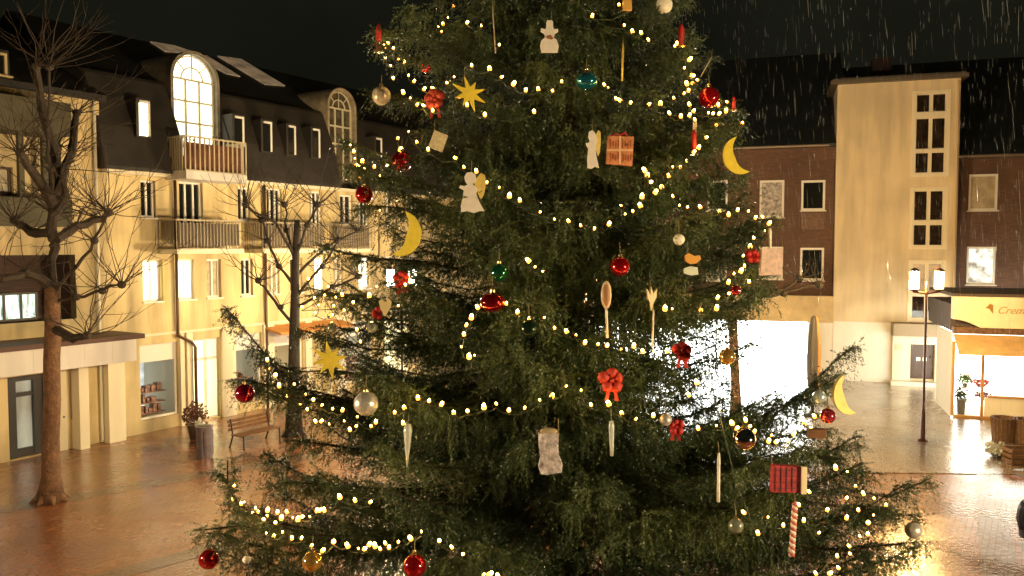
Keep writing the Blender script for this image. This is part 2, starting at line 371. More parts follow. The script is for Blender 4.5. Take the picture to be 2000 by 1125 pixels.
window(FL, A, (FL.s(-60), FL.s(24), zA_top + .3, zA_top + .95), DARKG, CREAM, o=.17, mull=1)
# canopy over the shop
oc = 1.5; sC = FL.s(262, oc); zc0, zc1 = FL.z(262, 705, oc), FL.z(262, 661, oc)
cn = MB(); cn.fbox(FL, sA0, sC, zc0, zc1, .003, oc)
for px in (-150, -40, 60, 160, 215): s = FL.s(px, oc); cn.fbox(FL, s - .012, s + .012, zc0 + .06, zc1 - .05, oc, oc + .008)
cn.build('shop_canopy', WHITEP, A, bevel=.02)
cn = MB(); cn.fbox(FL, sA0, sC + .15, zc1 + .003, zc1 + .14, .003, oc + .22); cn.build('canopy_cover', mat('brown_canopy_cover', (.09, .035, .02), .6), A)
# shop door with dark frame and glass
dr = MB(); a, b, c, d = gdoor; fw = .28
dr.fbox(FL, a, a + fw, c, d, -.3, -.12); dr.fbox(FL, b - fw, b, c, d, -.3, -.12); dr.fbox(FL, a + fw, b - fw, d - .16, d, -.3, -.12)
dr.fbox(FL, a + fw, b - fw, d - .62, d - .5, -.28, -.14); dr.fbox(FL, a + fw, b - fw, c, c + .25, -.28, -.14)
dro = dr.build('shop_door', mat('black_door_frame', (.02, .018, .018), .4), A)
pn = MB(); pn.fbox(FL, a + fw, b - fw, c + .25, d - .16, -.26, -.24)
pn.build('pane', lit('grey_shop_glass', (.85, .95, .75), .20, .2, (2, 2, .6), 1.5), dro)
# pilasters on the ground floor
for (x0, x1, oo) in ((86, 122, .05), (147, 166, .45), (205, 238, .4)):
    m_ = MB(); m_.fbox(FL, FL.s(x0, oo), FL.s(x1, oo), 0, zc0 - .003, .003, oo); m_.build('pilaster', CREAM2, A)
m_ = MB(); m_.fbox(FL, FL.s(128), FL.s(146), .9, zc0 - .3, .003, .02); m_.build('notice_panel', mat('grey_panel', (.32, .29, .22), .6), A)

# ------------------------------------------------------------------ left: long house with slate mansard
s0, s1 = sAB + .003, FL.s(560) + 16.0
zE = FL.z(295, 338)                     # eaves
zM = FL.z(480, 196, -.55)               # upper edge of the mansard
B = thing('mansard_house', 'long cream house with slate mansard roof, arched dormers and lit windows', 'building', FL.w((s0 + s1) / 2, 0))
zw1 = (FL.z(295, 589), FL.z(295, 508)); zw2 = (FL.z(290, 425), FL.z(290, 352))
row1 = [(278, 314, 'L', 1), (345, 379, 'L', 1), (403, 431, 'C', 1), (470, 493, 'D', 1), (523, 545, 'C', 1), (566, 590, 'D', 1), (614, 634, 'L', 1), (650, 670, 'C', 1), (700, 722, 'L', 1), (752, 772, 'C', 1), (800, 818, 'D', 1)]
row2 = [(277, 306, 'D', 1), (466, 490, 'D', 1), (665, 690, 'D', 1), (752, 770, 'C', 1), (800, 818, 'D', 1)]
doors2 = [(352, 398), (522, 552), (606, 630), (700, 722)]
shopw = [(268, 343, 0.42, 'B'), (371, 426, 0.04, 'Y'), (456, 508, 0.4, 'B2'), (531, 590, 0.3, 'M'), (604, 650, 0.04, 'O'), (672, 728, .3, 'B'), (750, 800, .3, 'Y')]
zs1 = FL.z(300, 672)
holes = []; wins = []
for x0, x1, k, mu in row1: h = (FL.s(x0), FL.s(x1), *zw1); holes.append(h); wins.append((h, k, mu))
for x0, x1, k, mu in row2: h = (FL.s(x0), FL.s(x1), *zw2); holes.append(h); wins.append((h, k, mu))
for x0, x1 in doors2: h = (FL.s(x0), FL.s(x1), zw2[0] - .75, zw2[1] + .05); holes.append(h); wins.append((h, 'D', 2))
sh = []
for x0, x1, zb, k in shopw: h = (FL.s(x0), FL.s(x1), zb, zs1 if k != 'Y' else FL.z(395, 662)); holes.append(h); sh.append((h, k))
wb = MB(); wall_holes(wb, FL, s0, s1, 0, zE, holes, dep=.26)
wb.fbox(FL, s0, s1, 0, zE, -10, -3.2)
wb.build('wall', CREAM, B)
pans = {'L': LITW, 'C': CURT, 'D': DARKG}
for h, k, mu in wins:
    lo = {'L': 'lit window with pale curtains'}.get(k)
    window(FL, B, h, pans[k], FRAME, mull=mu, trans=None, label=lo)
# shutters beside the first lit windows
m_ = MB(); m_.fbox(FL, FL.s(315), FL.s(321), *zw1, .003, .05); m_.build('shutter', mat('ochre_shutter', (.55, .42, .12), .6), B)
# string course and cornice
m_ = MB(); m_.fbox(FL, s0, s1, zE - .12, zE - .003, .003, .30); m_.build('cornice', CREAM2, B)
m_ = MB(); m_.fbox(FL, s0, s1, zs1 + .28, zs1 + .36, .003, .07); m_.build('string_course', CREAM2, B)
goods = mat('shop_goods', (.35, .2, .16), .5, noise=.9, nscale=7)
for (a, b, c, d), k in sh:
    r = MB(); D = 2.4                                         # the shop room behind the glass
    for q in ([FL.w(a - .3, c - .01, -.27), FL.w(a - .3, c - .01, -D), FL.w(a - .3, d + .2, -D), FL.w(a - .3, d + .2, -.27)],
              [FL.w(b + .3, c - .01, -.27), FL.w(b + .3, c - .01, -D), FL.w(b + .3, d + .2, -D), FL.w(b + .3, d + .2, -.27)],
              [FL.w(a - .3, c - .01, -.27), FL.w(b + .3, c - .01, -.27), FL.w(b + .3, c - .01, -D), FL.w(a - .3, c - .01, -D)],
              [FL.w(a - .3, d + .2, -.27), FL.w(b + .3, d + .2, -.27), FL.w(b + .3, d + .2, -D), FL.w(a - .3, d + .2, -D)]): r.quad(*q)
    r.build('shop_room', mat('shop_room_wall', (.7, .65, .5), .7), B)
    bk = MB(); bk.quad(FL.w(a - .3, c, -D + .01), FL.w(b + .3, c, -D + .01), FL.w(b + .3, d + .2, -D + .01), FL.w(a - .3, d + .2, -D + .01))
    bm = {'Y': SHOPY, 'B': SHOPB, 'B2': SHOPB, 'M': lit('multicolour_shop', (1, .8, .5), .9, .3, (2, 2, 2), 2), 'O': lit('amber_doorway', (1, .62, .18), 1.5, .5)}[k]
    bk.build('shop_interior_wall', bm, B)
    f = MB(); fw = .07
    f.fbox(FL, a, a + fw, c, d, -.2, -.12); f.fbox(FL, b - fw, b, c, d, -.2, -.12); f.fbox(FL, a + fw, b - fw, d - fw, d, -.2, -.12); f.fbox(FL, a + fw, b - fw, c, c + fw, -.2, -.12)
    if k in ('B', 'B2', 'M'):
        zt = c + (d - c) * .76; f.fbox(FL, a + fw, b - fw, zt, d - fw, -.19, -.13)           # sign panel over the glass
    if k == 'Y': f.fbox(FL, (a * .45 + b * .55) - .05, (a * .45 + b * .55) + .05, c + fw, d - fw, -.19, -.13); f.fbox(FL, a + fw, b - fw, c + 2.1, c + 2.2, -.19, -.13)
    f.build('shop_window', FRAME if k != 'B2' else mat('grey_white_frame', (.6, .62, .6), .5), B)
    gd = MB()
    if k in ('B', 'B2', 'M'):
        for row in range(3):
            zz = c + .1 + row * .36
            gd.fbox(FL, a + .15, b - .15, zz - .03, zz, -1.1 + row * .2, -.5)
            x = a + .2
            while x < b - .35:
                wd = random.uniform(.08, .2); hh = random.uniform(.12, .3)
                gd.fbox(FL, x, x + wd, zz, zz + hh, -.9, -.65); x += wd + random.uniform(.03, .15)
        gd.build('display_shelf', goods, B)
pil = [(344, 352), (357, 369), (427, 453), (509, 529), (591, 603), (652, 670)]
for x0, x1 in pil:
    m_ = MB(); m_.fbox(FL, FL.s(x0), FL.s(x1), 0, zs1 + .27, .003, .12); m_.build('pilaster', CREAM2, B)
# downpipes
for X, xj, yj in ((340, 369, 655), (514, 514, 700)):
    o = .12; p = MB(); za, zb_ = zE - .13, FL.z(X, yj)
    pts = [FL.w(FL.s(X), za, o), FL.w(FL.s(X), zb_ + .35, o), FL.w(FL.s(X), zb_, o)]
    if xj != X: pts += [FL.w(FL.s(xj) - .1, zb_ - .28, o + .08), FL.w(FL.s(xj), zb_ - .45, o + .12)]
    pts += [FL.w(FL.s(xj), 0.0, o + (.12 if xj != X else 0))]
    p.tube(pts, .055, 8); p.build('downpipe', BRONZE, B, smooth=True)
p = MB(); p.tube([FL.w(FL.s(187), .05, .1), FL.w(FL.s(187), zA_top + .1, .1)], .05, 8); p.build('downpipe', mat('pale_pipe', (.6, .55, .42), .5), B)
# small awning over the further shops
aw = MB(); za = FL.z(550, 640)
aw.fprof(FL, FL.s(511), FL.s(660), [(.003, za + .12), (.003, za + .04), (1.0, za - .16), (1.0, za - .08)])
aw.build('awning', mat('orange_awning', (.55, .24, .06), .6, noise=.3, nscale=4), B)
# balconies on the upper floor
def railing(mb, F, a, b, zb, zt, o, n=None, side=True, bar=.018):
    n = n or max(4, int((b - a) / .13))
    mb.fbox(F, a, b, zt - .05, zt, o - .05, o); mb.fbox(F, a, b, zb, zb + .04, o - .04, o - .005)
    for i in range(n + 1):
        x = a + (b - a) * i / n; mb.fbox(F, x - bar / 2, x + bar / 2, zb + .04, zt - .05, o - .035, o - .01)
    if side:
        for x in (a, b):
            mb.fbox(F, x - .02, x + .02, zt - .05, zt, .02, o - .05); k = int(o / .13)
            for i in range(k): q = .02 + (o - .1) * i / k; mb.fbox(F, x - bar / 2, x + bar / 2, zb, zt - .05, q, q + bar)
ob = 1.0
for x0, x1 in ((346, 474), (514, 634), (660, 726)):
    a, b = FL.s(x0, ob), FL.s(x1, ob); zb_ = FL.z(x0 + 20, 487, ob) if x0 == 346 else zb_
    zt = zb_ + 1.0
    m_ = MB(); m_.fbox(FL, a - .03, b + .03, zb_ - .15, zb_, .003, ob + .03); bo = m_.build('balcony', CREAM2, B)
    m_ = MB(); railing(m_, FL, a, b, zb_, zt, ob); m_.build('railing', RAIL, bo)
    m_ = MB(); m_.fbox(FL, a + .1, b - .1, zb_ + .12, zt - .12, ob - .075, ob - .06); m_.build('privacy_screen', mat('brown_screen', (.10, .075, .05), .7), bo)
# mansard: two closed slopes with recesses where the arched dormers stand
prof = [(.42, zE), (.42, zE + .1), (.12, zM * .45 + zE * .55), (-.6, zM), (-.7, zM + .12), (-4.2, zM + .12), (-4.2, zE)]
g1 = (FL.s(362, .3), FL.s(436, -.3)); g2 = (FL.s(664, .3), FL.s(700, -.3)); g3 = (FL.s(835), FL.s(835) + .01)
for a, b in ((s0 - .1, g1[0]), (g1[1], g2[0]), (g2[1], g3[0]), (g3[1], s1)):
    m_ = MB(); m_.fprof(FL, a, b, prof); m_.build('mansard_roof', SLATE, B)
# roof behind and above the mansard
m_ = MB(); m_.fprof(FL, s0 - .1, s1, [(-.9, zM + .13), (-5.2, zM + 2.6), (-10, zM + .13)]); mr_ = m_.build('roof', ROOF, B)
def slope_pt(px, py):
    """point on the upper roof slope seen at this pixel"""
    d = ray(px, py); k = 2.47 / 4.3      # z rise per metre inwards
    # plane: z - (zM+.13) = -k*(o+.9)
    n3 = Vector((FL.n.x * k, FL.n.y * k, 1)); P0 = FL.w(0, zM + .13, -.9)
    t = (P0 - Vector((0, 0, CH))).dot(n3) / d.dot(n3)
    return Vector((0, 0, CH)) + d * t, n3.normalized()
SKYL = lit('skylight_glass', (1, .66, .36), .12, .45, (1, 1, 1), 2)
for quad in (((424, 112), (470, 118), (556, 170), (516, 167)), ((370, 108), (404, 112), (468, 152), (440, 146)), ((292, 84), (340, 92), (388, 108), (322, 103))):
    m_ = MB(); vs = []
    for p_ in quad:
        P, n3 = slope_pt(*p_); vs.append(P + n3 * .03)
    up = n3 * .05
    m_.hexa([*vs, *[v + up for v in vs]]); m_.build('skylight', SKYL, B)
def arched(g, px_top, py_top, oface, pane, name_mat, half=None):
    a, b = g[0] + .12, g[1] - .12; r_ = (b - a) / 2; c = (a + b) / 2
    zt = FL.z(px_top, py_top, oface); zc = zt - r_; z0_ = zE + .35
    def arc(rad, n=20): return [(c + rad * math.cos(math.pi * i / n), zc + rad * math.sin(math.pi * i / n)) for i in range(n + 1)]
    hood = MB(); A1 = [(c + r_, z0_)] + arc(r_) + [(c - r_, z0_)]; A2 = [(c + r_ + .11, z0_)] + arc(r_ + .11) + [(c - r_ - .11, z0_)]
    o0, o1_ = oface - 3.0, oface + .22
    for i in range(len(A1) - 1):
        p, q, r2, s2 = A1[i], A1[i + 1], A2[i + 1], A2[i]
        hood.hexa([FL.w(*p, o1_), FL.w(*q, o1_), FL.w(*q, o0), FL.w(*p, o0), FL.w(*s2, o1_), FL.w(*r2, o1_), FL.w(*r2, o0), FL.w(*s2, o0)])
    dm = hood.build('arched_dormer', name_mat, B)
    p_ = MB(); A3 = [(c + r_, z0_)] + arc(r_) + [(c - r_, z0_)]
    p_.add([FL.w(x, z, oface - .06) for x, z in A3], [tuple(range(len(A3)))]); p_.build('arched_pane', pane, dm)
    f = MB()
    for fr in (.5, 1.0):
        rr = r_ * fr - (.0 if fr < 1 else .05); AA = arc(rr, 16); f.tube([FL.w(x, z, oface) for x, z in AA], .03, 4)
    for ang in (45, 90, 135): f.tube([FL.w(c + r_ * .5 * math.cos(R(ang)), zc + r_ * .5 * math.sin(R(ang)), oface), FL.w(c + r_ * math.cos(R(ang)), zc + r_ * math.sin(R(ang)), oface)], .025, 4)
    f.tube([FL.w(c, zc, oface), FL.w(c, zc + r_, oface)], .025, 4)
    for x in (-1, -.33, .33, 1): xx = c + x * (r_ - .04); f.fbox(FL, xx - .03, xx + .03, z0_, zc, oface - .03, oface + .03)
    for zz in (zc, zc - .75, zc - 1.5): f.fbox(FL, c - r_, c + r_, zz - .03, zz + .03, oface - .035, oface + .025)
    f.build('arched_frame', mat('beige_frame', (.55, .50, .36), .5), dm)
    return dm
arched(g1, 352, 103, -.55, LITC, mat('zinc_hood', (.20, .17, .12), .5, noise=.4, nscale=3))['label'] = 'large arched dormer glowing pale yellow'
arched(g2, 660, 178, -.55, mat('dim_arched_glass', (.10, .085, .055), .2, noise=.7, nscale=2.5), mat('zinc_hood_pale', (.33, .27, .18), .5, noise=.5, nscale=3))['label'] = 'smaller unlit arched dormer'
# balcony in front of the big dormer
a, b = FL.s(366, 1.1), FL.s(484, 1.1); zf = FL.z(420, 337, 1.1)
m_ = MB(); m_.fbox(FL, a, b, zf - .28, zf, -.5, 1.12); bo = m_.build('balcony', WHITEP, B)
m_ = MB(); railing(m_, FL, a, b, zf, zf + 1.15, 1.1, n=13, bar=.045); m_.build('railing', mat('pale_railing', (.5, .42, .27), .5), bo)
m_ = MB(); m_.fbox(FL, a + .1, b - .1, zf + .03, zf + .95, .85, .95); m_.build('balcony_screen', mat('rust_screen', (.16, .055, .02), .7, noise=.5, nscale=5), bo)
m_ = MB()
for x, r_ in ((a + .45, .3), (b - .8, .42)):   # clipped shrubs on the balcony
    for i in range(60):
        th, ph = random.uniform(0, 6.28), random.uniform(-1, 1.3); q = r_ * random.uniform(.5, 1)
        P = FL.w(x + q * math.cos(th) * math.cos(ph), zf + .95 + q * math.sin(ph) * .8, .6 + q * math.sin(th) * math.cos(ph) * .6)
        e1 = Vector((random.gauss(0, 1), random.gauss(0, 1), random.gauss(0, 1))).normalized() * .09; e2 = e1.orthogonal().normalized() * .06
        m_.add([P, P + e1, P + e1 * .5 + e2], [(0, 1, 2)])
m_.build('balcony_shrub', mat('rusty_shrub', (.10, .045, .015), .7), bo)
# small dormer windows in the slate
for x0, x1, y0, y1 in ((278, 298, 198, 266), (463, 480, 228, 286), (518, 534, 238, 296), (567, 580, 246, 302), (614, 627, 252, 308), (737, 747, 270, 306)):
    oo = .30; a, b = FL.s(x0, oo), FL.s(x1, oo); zb_, zt = FL.z((x0 + x1) / 2, y1, oo), FL.z((x0 + x1) / 2, y0, oo)
    m_ = MB(); m_.fbox(FL, a - .1, b + .06, zb_ - .05, zt + .07, -.5, oo - .02); dm = m_.build('small_dormer', SLATE, B)
    f = MB(); fw = .08
    f.fbox(FL, a, b, zt - fw, zt, oo - .015, oo + .03); f.fbox(FL, b - fw, b, zb_, zt - fw, oo - .015, oo + .03)
    f.build('dormer_frame', FRAME, dm)
    p = MB(); p.fbox(FL, a, b - fw, zb_, zt - fw, oo - .015, oo + .005); p.build('dormer_pane', LITW if x0 == 278 else DARKG, dm)
# ------------------------------------------------------------------ right: render tower, brick wings
zT = FR.z(1740, 160)
sT0, sT1 = FR.s(1630), FR.s(1868)
Rb = thing('brick_house', 'dark brick house with tall tan stair tower and steep dark roof', 'building', FR.w((sT0 + sT1) / 2, 0))
BR1 = brickmat('red_brown_brick', FR.u, (0.17, 0.075, 0.045), (0.12, 0.052, 0.034), (0.10, 0.075, 0.055))
m_ = MB(); tw_h = []
tx0, tx1 = FR.s(1783), FR.s(1841)
def zz(y): return FR.z(1812, y)
tow = [(183, 219), (230, 291), (297, 338), (372, 431), (438, 480), (514, 572), (578, 622)]
for y0, y1 in tow: tw_h.append((tx0, tx1, zz(y1), zz(y0)))
op = .0
dd = (FR.s(1782), FR.s(1830), .25, FR.z(1806, 672)); tw_h.append(dd)
wall_holes(m_, FR, sT0, sT1, 0, zT, tw_h, dep=.15)
m_.fbox(FR, sT0, sT1, 0, zT - .002, -5, -.4); m_.quad(FR.w(sT0, 0, 0), FR.w(sT0, 0, -.5), FR.w(sT0, zT, -.5), FR.w(sT0, zT, 0)); m_.quad(FR.w(sT1, 0, 0), FR.w(sT1, 0, -.5), FR.w(sT1, zT, -.5), FR.w(sT1, zT, 0))
tw_ = m_.build('stair_tower', TAN, Rb)
DGL = mat('stair_glass', (.03, .02, .014), .06, noise=.8, nscale=3, spec=.8)
for i, h in enumerate(tw_h[:-1]):
    window(FR, Rb, h, DGL if i not in (5,) else lit('amber_stair', (1, .45, .12), .28, .2, (2, 2, 2), 2), mat('pale_window_frame', (.78, .70, .52), .5), mull=1, fw=.035, mw=.15, dep=.08, sill=False)
PWF = MATS['pale_window_frame']
for grp in ((0, 1, 2), (3, 4), (5, 6)):
    m_ = MB(); yt, yb = tow[grp[0]][0], tow[grp[-1]][1]; e0, e1 = FR.s(1775), FR.s(1849)
    m_.fbox(FR, e0, tx0 - .002, zz(yb + 7), zz(yt - 6), .003, .05); m_.fbox(FR, tx1 + .002, e1, zz(yb + 7), zz(yt - 6), .003, .05)
    m_.fbox(FR, tx0, tx1, zz(yt), zz(yt - 6), .003, .05); m_.fbox(FR, tx0, tx1, zz(yb + 7), zz(yb), .003, .05)
    for a_, b_ in zip(grp, grp[1:]): m_.fbox(FR, tx0, tx1, zz(tow[b_][0]), zz(tow[a_][1]), .003, .05)
    m_.build('window_surround', PWF, Rb)
m_ = MB(); m_.fbox(FR, sT0 + .01, FR.s(1747), 0, FR.z(1690, 629), .003, .02); m_.build('white_socle', mat('white_socle_paint', (.82, .80, .74), .45, noise=.06, nscale=2), Rb)
m_ = MB(); m_.fbox(FR, sT0 - .3, sT1 + .25, zT, zT + .16, -5.2, .3); m_.fbox(FR, sT0 - .2, sT1 + .15, zT + .165, zT + .24, -5.1, .2)
m_.build('tower_roof', mat('dark_fascia', (.10, .08, .06), .6), Rb)
m_ = MB(); m_.tube([FR.w(sT1 - .1, 3.2, .08), FR.w(sT1 - .1, zT - .1, .08)], .05, 8); m_.build('downpipe', mat('tan_pipe', (.6, .45, .27), .5), Rb)
# entrance: frame, grey ledge, dark door with two small panes
sd0, sd1 = FR.s(1748, .25), FR.s(1852, .25); zl = FR.z(1800, 655, .25)
m_ = MB(); m_.fbox(FR, sd0, dd[0] - .002, .0, zl, .003, .25); m_.fbox(FR, dd[1] + .002, sd1, .0, zl, .003, .25); m_.fbox(FR, dd[0], dd[1], dd[3], zl, .003, .25)
m_.fbox(FR, sd0 - .1, sd1 + .1, .0, .2, .253, .8); m_.build('entrance_surround', mat('cream_surround', (.80, .74, .60), .6), Rb)
m_ = MB(); m_.fbox(FR, sd0 - .05, sd1 + .05, zl + .003, zl + .55, .003, .9); m_.build('entrance_canopy', mat('grey_ledge', (.34, .27, .18), .7), Rb)
m_ = MB(); a, b, c, d = dd; m_.fbox(FR, a + .04, b - .04, c, d - .04, -.14, -.08); m_.fbox(FR, a + .12, (a + b) / 2 - .03, c + .12, c + .8, -.079, -.06); m_.fbox(FR, (a + b) / 2 + .03, b - .12, c + .12, c + .8, -.079, -.06)
dо = m_.build('door', mat('brown_door', (.07, .03, .015), .35), Rb)
for k in (-1, 1):
    m_ = MB(); c0 = (a + b) / 2 + k * .13; zc_ = FR.z(1802, 706); m_.fbox(FR, c0 - .08, c0 + .08, zc_ - .17, zc_ + .17, -.079, -.07); m_.build('door_pane', lit('door_pane_light', (1, .9, .6), 1.2, .8), dо)
m_ = MB(); m_.ell(FR.w(b - .15, c + 1.0, -.04), .035, 8, 6); m_.build('handle', DARKM, dо)
m_ = MB(); m_.fbox(FR, sd0 + .1, sd0 + .4, 1.55, 1.8, .253, .27); m_.build('bell_panel', mat('bell_metal', (.5, .42, .3), .4, metal=.5), Rb)
# brick wings
def wing(sa, sb, o, ztop, zlow, wl, name_):
    hs = [(FR.s(x0, o), FR.s(x1, o), FR.z((x0 + x1) / 2, y1, o), FR.z((x0 + x1) / 2, y0, o)) for x0, x1, y0, y1, k in wl]
    m = MB(); wall_holes(m, FR, sa, sb, zlow, ztop, hs, o=o, dep=.2); m.fbox(FR, sa, sb, zlow, ztop, -9, o - .6); m.fbox(FR, sa, sb, 0, zlow - .003, -9, -4)
    m.build('wall', BR1, Rb)
    for h, q in zip(hs, wl): window(FR, Rb, h, q[4], FRAME, o=o, mull=0, fw=.10, dep=.1)
    return hs
LACE = mat('lace_curtain', (.40, .36, .34), .6, noise=.8, nscale=7)
zEl = FR.z(1540, 290, -.5)
wing(FR.s(1150, -.5), sT0 - .002, -.5, zEl, FR.z(1540, 577, -.5),
     [(1482, 1530, 352, 425, LACE), (1563, 1610, 352, 411, DARKG), (1482, 1530, 482, 545, LACE), (1563, 1610, 484, 548, DARKG), (1380, 1420, 352, 411, DARKG), (1380, 1420, 484, 548, LACE), (1290, 1330, 352, 411, DARKG)], 'left')
m_ = MB(); m_.fbox(FR, FR.s(1564, -.5), FR.s(1609, -.5), FR.z(1590, 448, -.5), FR.z(1590, 416, -.5), -.497, -.46); m_.build('brick_apron', mat('pale_brick_panel', (.17, .10, .07), .8, noise=.4, nscale=9), Rb)
oR = -1.6; zEr = FR.z(1930, 308, oR)
wing(sT1 + .002, sT1 + 16, oR, zEr, FR.z(1930, 570, oR), [(1889, 1946, 340, 411, mat('pale_blind', (.45, .36, .24), .6, noise=.3, nscale=3)), (1889, 1946, 482, 556, lit('snowy_lit_window', (1, .95, .8), 1.1, .05, (1.2, 1.2, 1.2), 2.2)), (2040, 2100, 340, 411, DARKG)], 'right')
RF2 = mat('blue_black_roof', (.016, .021, .025), .5, noise=.3, nscale=2, bump=.3)
for sa, sb, o, ze in ((FR.s(1150, -.5) - .3, sT0 + .5, -.5, zEl), (sT0 + .4, sT1 + 16.3, oR, zEr)):
    m_ = MB(); m_.fprof(FR, sa, sb, [(o + .35, ze), (o + .35, ze + .14), (o - 6, ze + 5.6), (o - 12, ze + .1)]); m_.build('roof', RF2, Rb)
    m_ = MB(); m_.tube([FR.w(sa, ze + .05, o + .42), FR.w(sb if sb > sT1 else sT0 - .3, ze + .05, o + .42)], .07, 8); m_.build('gutter', mat('gutter_zinc', (.2, .16, .12), .5, metal=.4), Rb)
m_ = MB(); P = FR.s(1716, -6); m_.fbox(FR, P - .45, P + .45, zEr + 4.5, zEr + 5.75, oR - 5.5, oR - 4.7); m_.build('chimney', mat('chimney_brick2', (.06, .035, .03), .8), Rb)
# ground floor of the left wing: cream fascia and big bright shop window
zf1, zf0 = FR.z(1540, 577, .0), FR.z(1540, 628, .0)
m_ = MB(); sa = FR.s(1150); m_.fbox(FR, sa, sT0 - .003, zf0, zf1, -.5, .15)
for px in (1492,): s = FR.s(px, .15); m_.fbox(FR, s - .02, s + .02, zf0, zf1, .151, .16)
m_.build('shop_fascia', mat('ochre_fascia', (.66, .50, .26), .6, noise=.2, nscale=2), Rb)
m_ = MB(); sw1 = FR.s(1582); m_.fbox(FR, sw1, sT0 - .003, 0, zf0 - .002, -.5, .0); zsb = FR.z(1500, 748)
m_.fbox(FR, sa, sw1 - .002, 0, zsb - .002, -.5, .0); m_.build('shop_wall', mat('white_shop_wall', (.8, .76, .66), .5), Rb)
m_ = MB(); m_.quad(FR.w(sa, zsb, -1.6), FR.w(sw1 + .3, zsb, -1.6), FR.w(sw1 + .3, zf0 + .1, -1.6), FR.w(sa, zf0 + .1, -1.6)); m_.build('lit_shop_wall', SHOPW, Rb)
m_ = MB(); m_.fbox(FR, sa, sw1 + .3, zsb - .02, zsb, -1.6, -.5); m_.fbox(FR, sa, sw1 + .3, zf0 + .1, zf0 + .12, -1.6, -.5); m_.fbox(FR, sw1 + .3, sw1 + .32, zsb, zf0 + .1, -1.6, -.5); m_.build('shop_room', MATS['shop_room_wall'], Rb)
m_ = MB(); n_ = 5
for i in range(n_ + 1): x = sa + (sw1 - sa) * i / n_; m_.fbox(FR, x - .03, x + .03, zsb, zf0, -.1, -.04)
m_.fbox(FR, sa, sw1, zsb, zsb + .09, -.12, -.0); m_.build('shop_window', mat('ochre_frame', (.5, .35, .13), .5), Rb)
for i in range(6):
    m_ = MB(); x = sa + (sw1 - sa) * (i + random.random() * .5) / 6; m_.fbox(FR, x, x + random.uniform(.2, .5), zsb + .02, zsb + random.uniform(.12, .3), -1.4, -1.2); m_.build('display_box', mat('pale_goods', (.7, .6, .4), .6, noise=.5, nscale=5), Rb)

# ------------------------------------------------------------------ shop pavilion at the right edge
Pq = G(1856, 815); FS = Facade(Pq.xy, Pq.xy + FR.u)
Sp = thing('shop_pavilion', 'single storey flower shop with cream fascia and orange awning, brightly lit', 'shop', FS.w(4, 0))
sb = 12.0; zfb, zft = FS.z(1930, 640), FS.z(1930, 580); za1, za0 = FS.z(1930, 654), FS.z(1930, 688, .9)
m_ = MB(); n = 10; c1_, c2_ = 0.0, FS.s(1918)
# fascia with a rounded lower lip at the corner
for i in range(n):
    x0, x1 = c1_ + (c2_ - c1_) * i / n, c1_ + (c2_ - c1_) * (i + 1) / n
    lip = lambda t: .28 * (1 - math.sin(math.pi / 2 * t)) + .0
    t0, t1 = i / n, (i + 1) / n; f0 = .28 * (math.cos(math.pi / 2 * t0)); f1 = .28 * (math.cos(math.pi / 2 * t1))
    m_.hexa([FS.w(x0, zfb + f0, .1), FS.w(x1, zfb + f1, .1), FS.w(x1, zfb + f1, -.4), FS.w(x0, zfb + f0, -.4), FS.w(x0, zft, .1), FS.w(x1, zft, .1), FS.w(x1, zft, -.4), FS.w(x0, zft, -.4)])
m_.fbox(FS, c2_, sb, zfb, zft, -.4, .14); m_.build('fascia', mat('cream_fascia', (.82, .74, .54), .55, noise=.12, nscale=1.5), Sp)
m_ = MB(); m_.fbox(FS, 0, sb, zfb - .18, zft - .3, -5, -.45); m_.fbox(FS, 0, sb, zft - .003, zft + .1, -5, -.1); m_.build('flat_roof', mat('roof_felt', (.08, .06, .05), .8), Sp)
m_ = MB(); m_.fbox(FS, .03, sb, za1 + .01, zfb - .01, -.35, .0); m_.build('blind_box', mat('brown_blind_box', (.16, .09, .05), .5, noise=.7, nscale=8), Sp)
m_ = MB(); m_.fprof(FS, 0.02, sb, [(.0, za1), (.0, za1 - .04), (.9, za0 + .05), (.9, za0 - .12), (.92, za0 - .12), (.92, za0 + .1)]); m_.build('awning', mat('orange_shop_awning', (.68, .46, .22), .7, noise=.2, nscale=3), Sp)
z_g1 = za0 - .05; ww = FS.s(1926)
m_ = MB()
for x in (.02, .98 * ww, ww + 1.6, ww + 3.2, ww + 4.8): m_.fbox(FS, x, x + .09, .08, z_g1 + .3, -.12, -.02)
m_.fbox(FS, .11, sb, .0, .1, -.14, .02); m_.fbox(FS, ww + .2, sb, .78, .86, -.13, .01); m_.fbox(FS, .11, .98 * ww, z_g1 + .22, z_g1 + .3, -.12, -.02)
m_.build('window_frame', mat('orange_wood_frame', (.50, .27, .08), .5), Sp)
m_ = MB(); m_.fbox(FS, ww + .1, sb, .0, .775, -.11, -.03); m_.build('plinth_panel', mat('pale_plinth', (.82, .78, .62), .5), Sp)
m_ = MB(); m_.fbox(FS, 0, sb, 0.003, .02, -3, -.15); m_.fbox(FS, 0, .03, 0.02, z_g1 + .6, -3, -.15); m_.build('shop_room', MATS['shop_room_wall'], Sp)
m_ = MB(); m_.quad(FS.w(0.03, .02, -2.6), FS.w(sb, .02, -2.6), FS.w(sb, z_g1 + .6, -2.6), FS.w(0.03, z_g1 + .6, -2.6)); m_.build('lit_shop_wall', lit('flower_shop_light', (1, .97, .80), 7.0, .6, (1, 1, 1), 1.5), Sp)
for r_ in range(3): m_ = MB(); m_.fbox(FS, .5, ww - .15, .45 + r_ * .5, .49 + r_ * .5, -1.4, -.7); m_.build('shelf', mat('white_shelf', (.75, .7, .6), .5), Sp)
fm = [mat('dark_plant', (.03, .05, .02), .7), mat('pink_flowers', (.6, .12, .14), .6), mat('green_leaves', (.12, .22, .05), .6)]
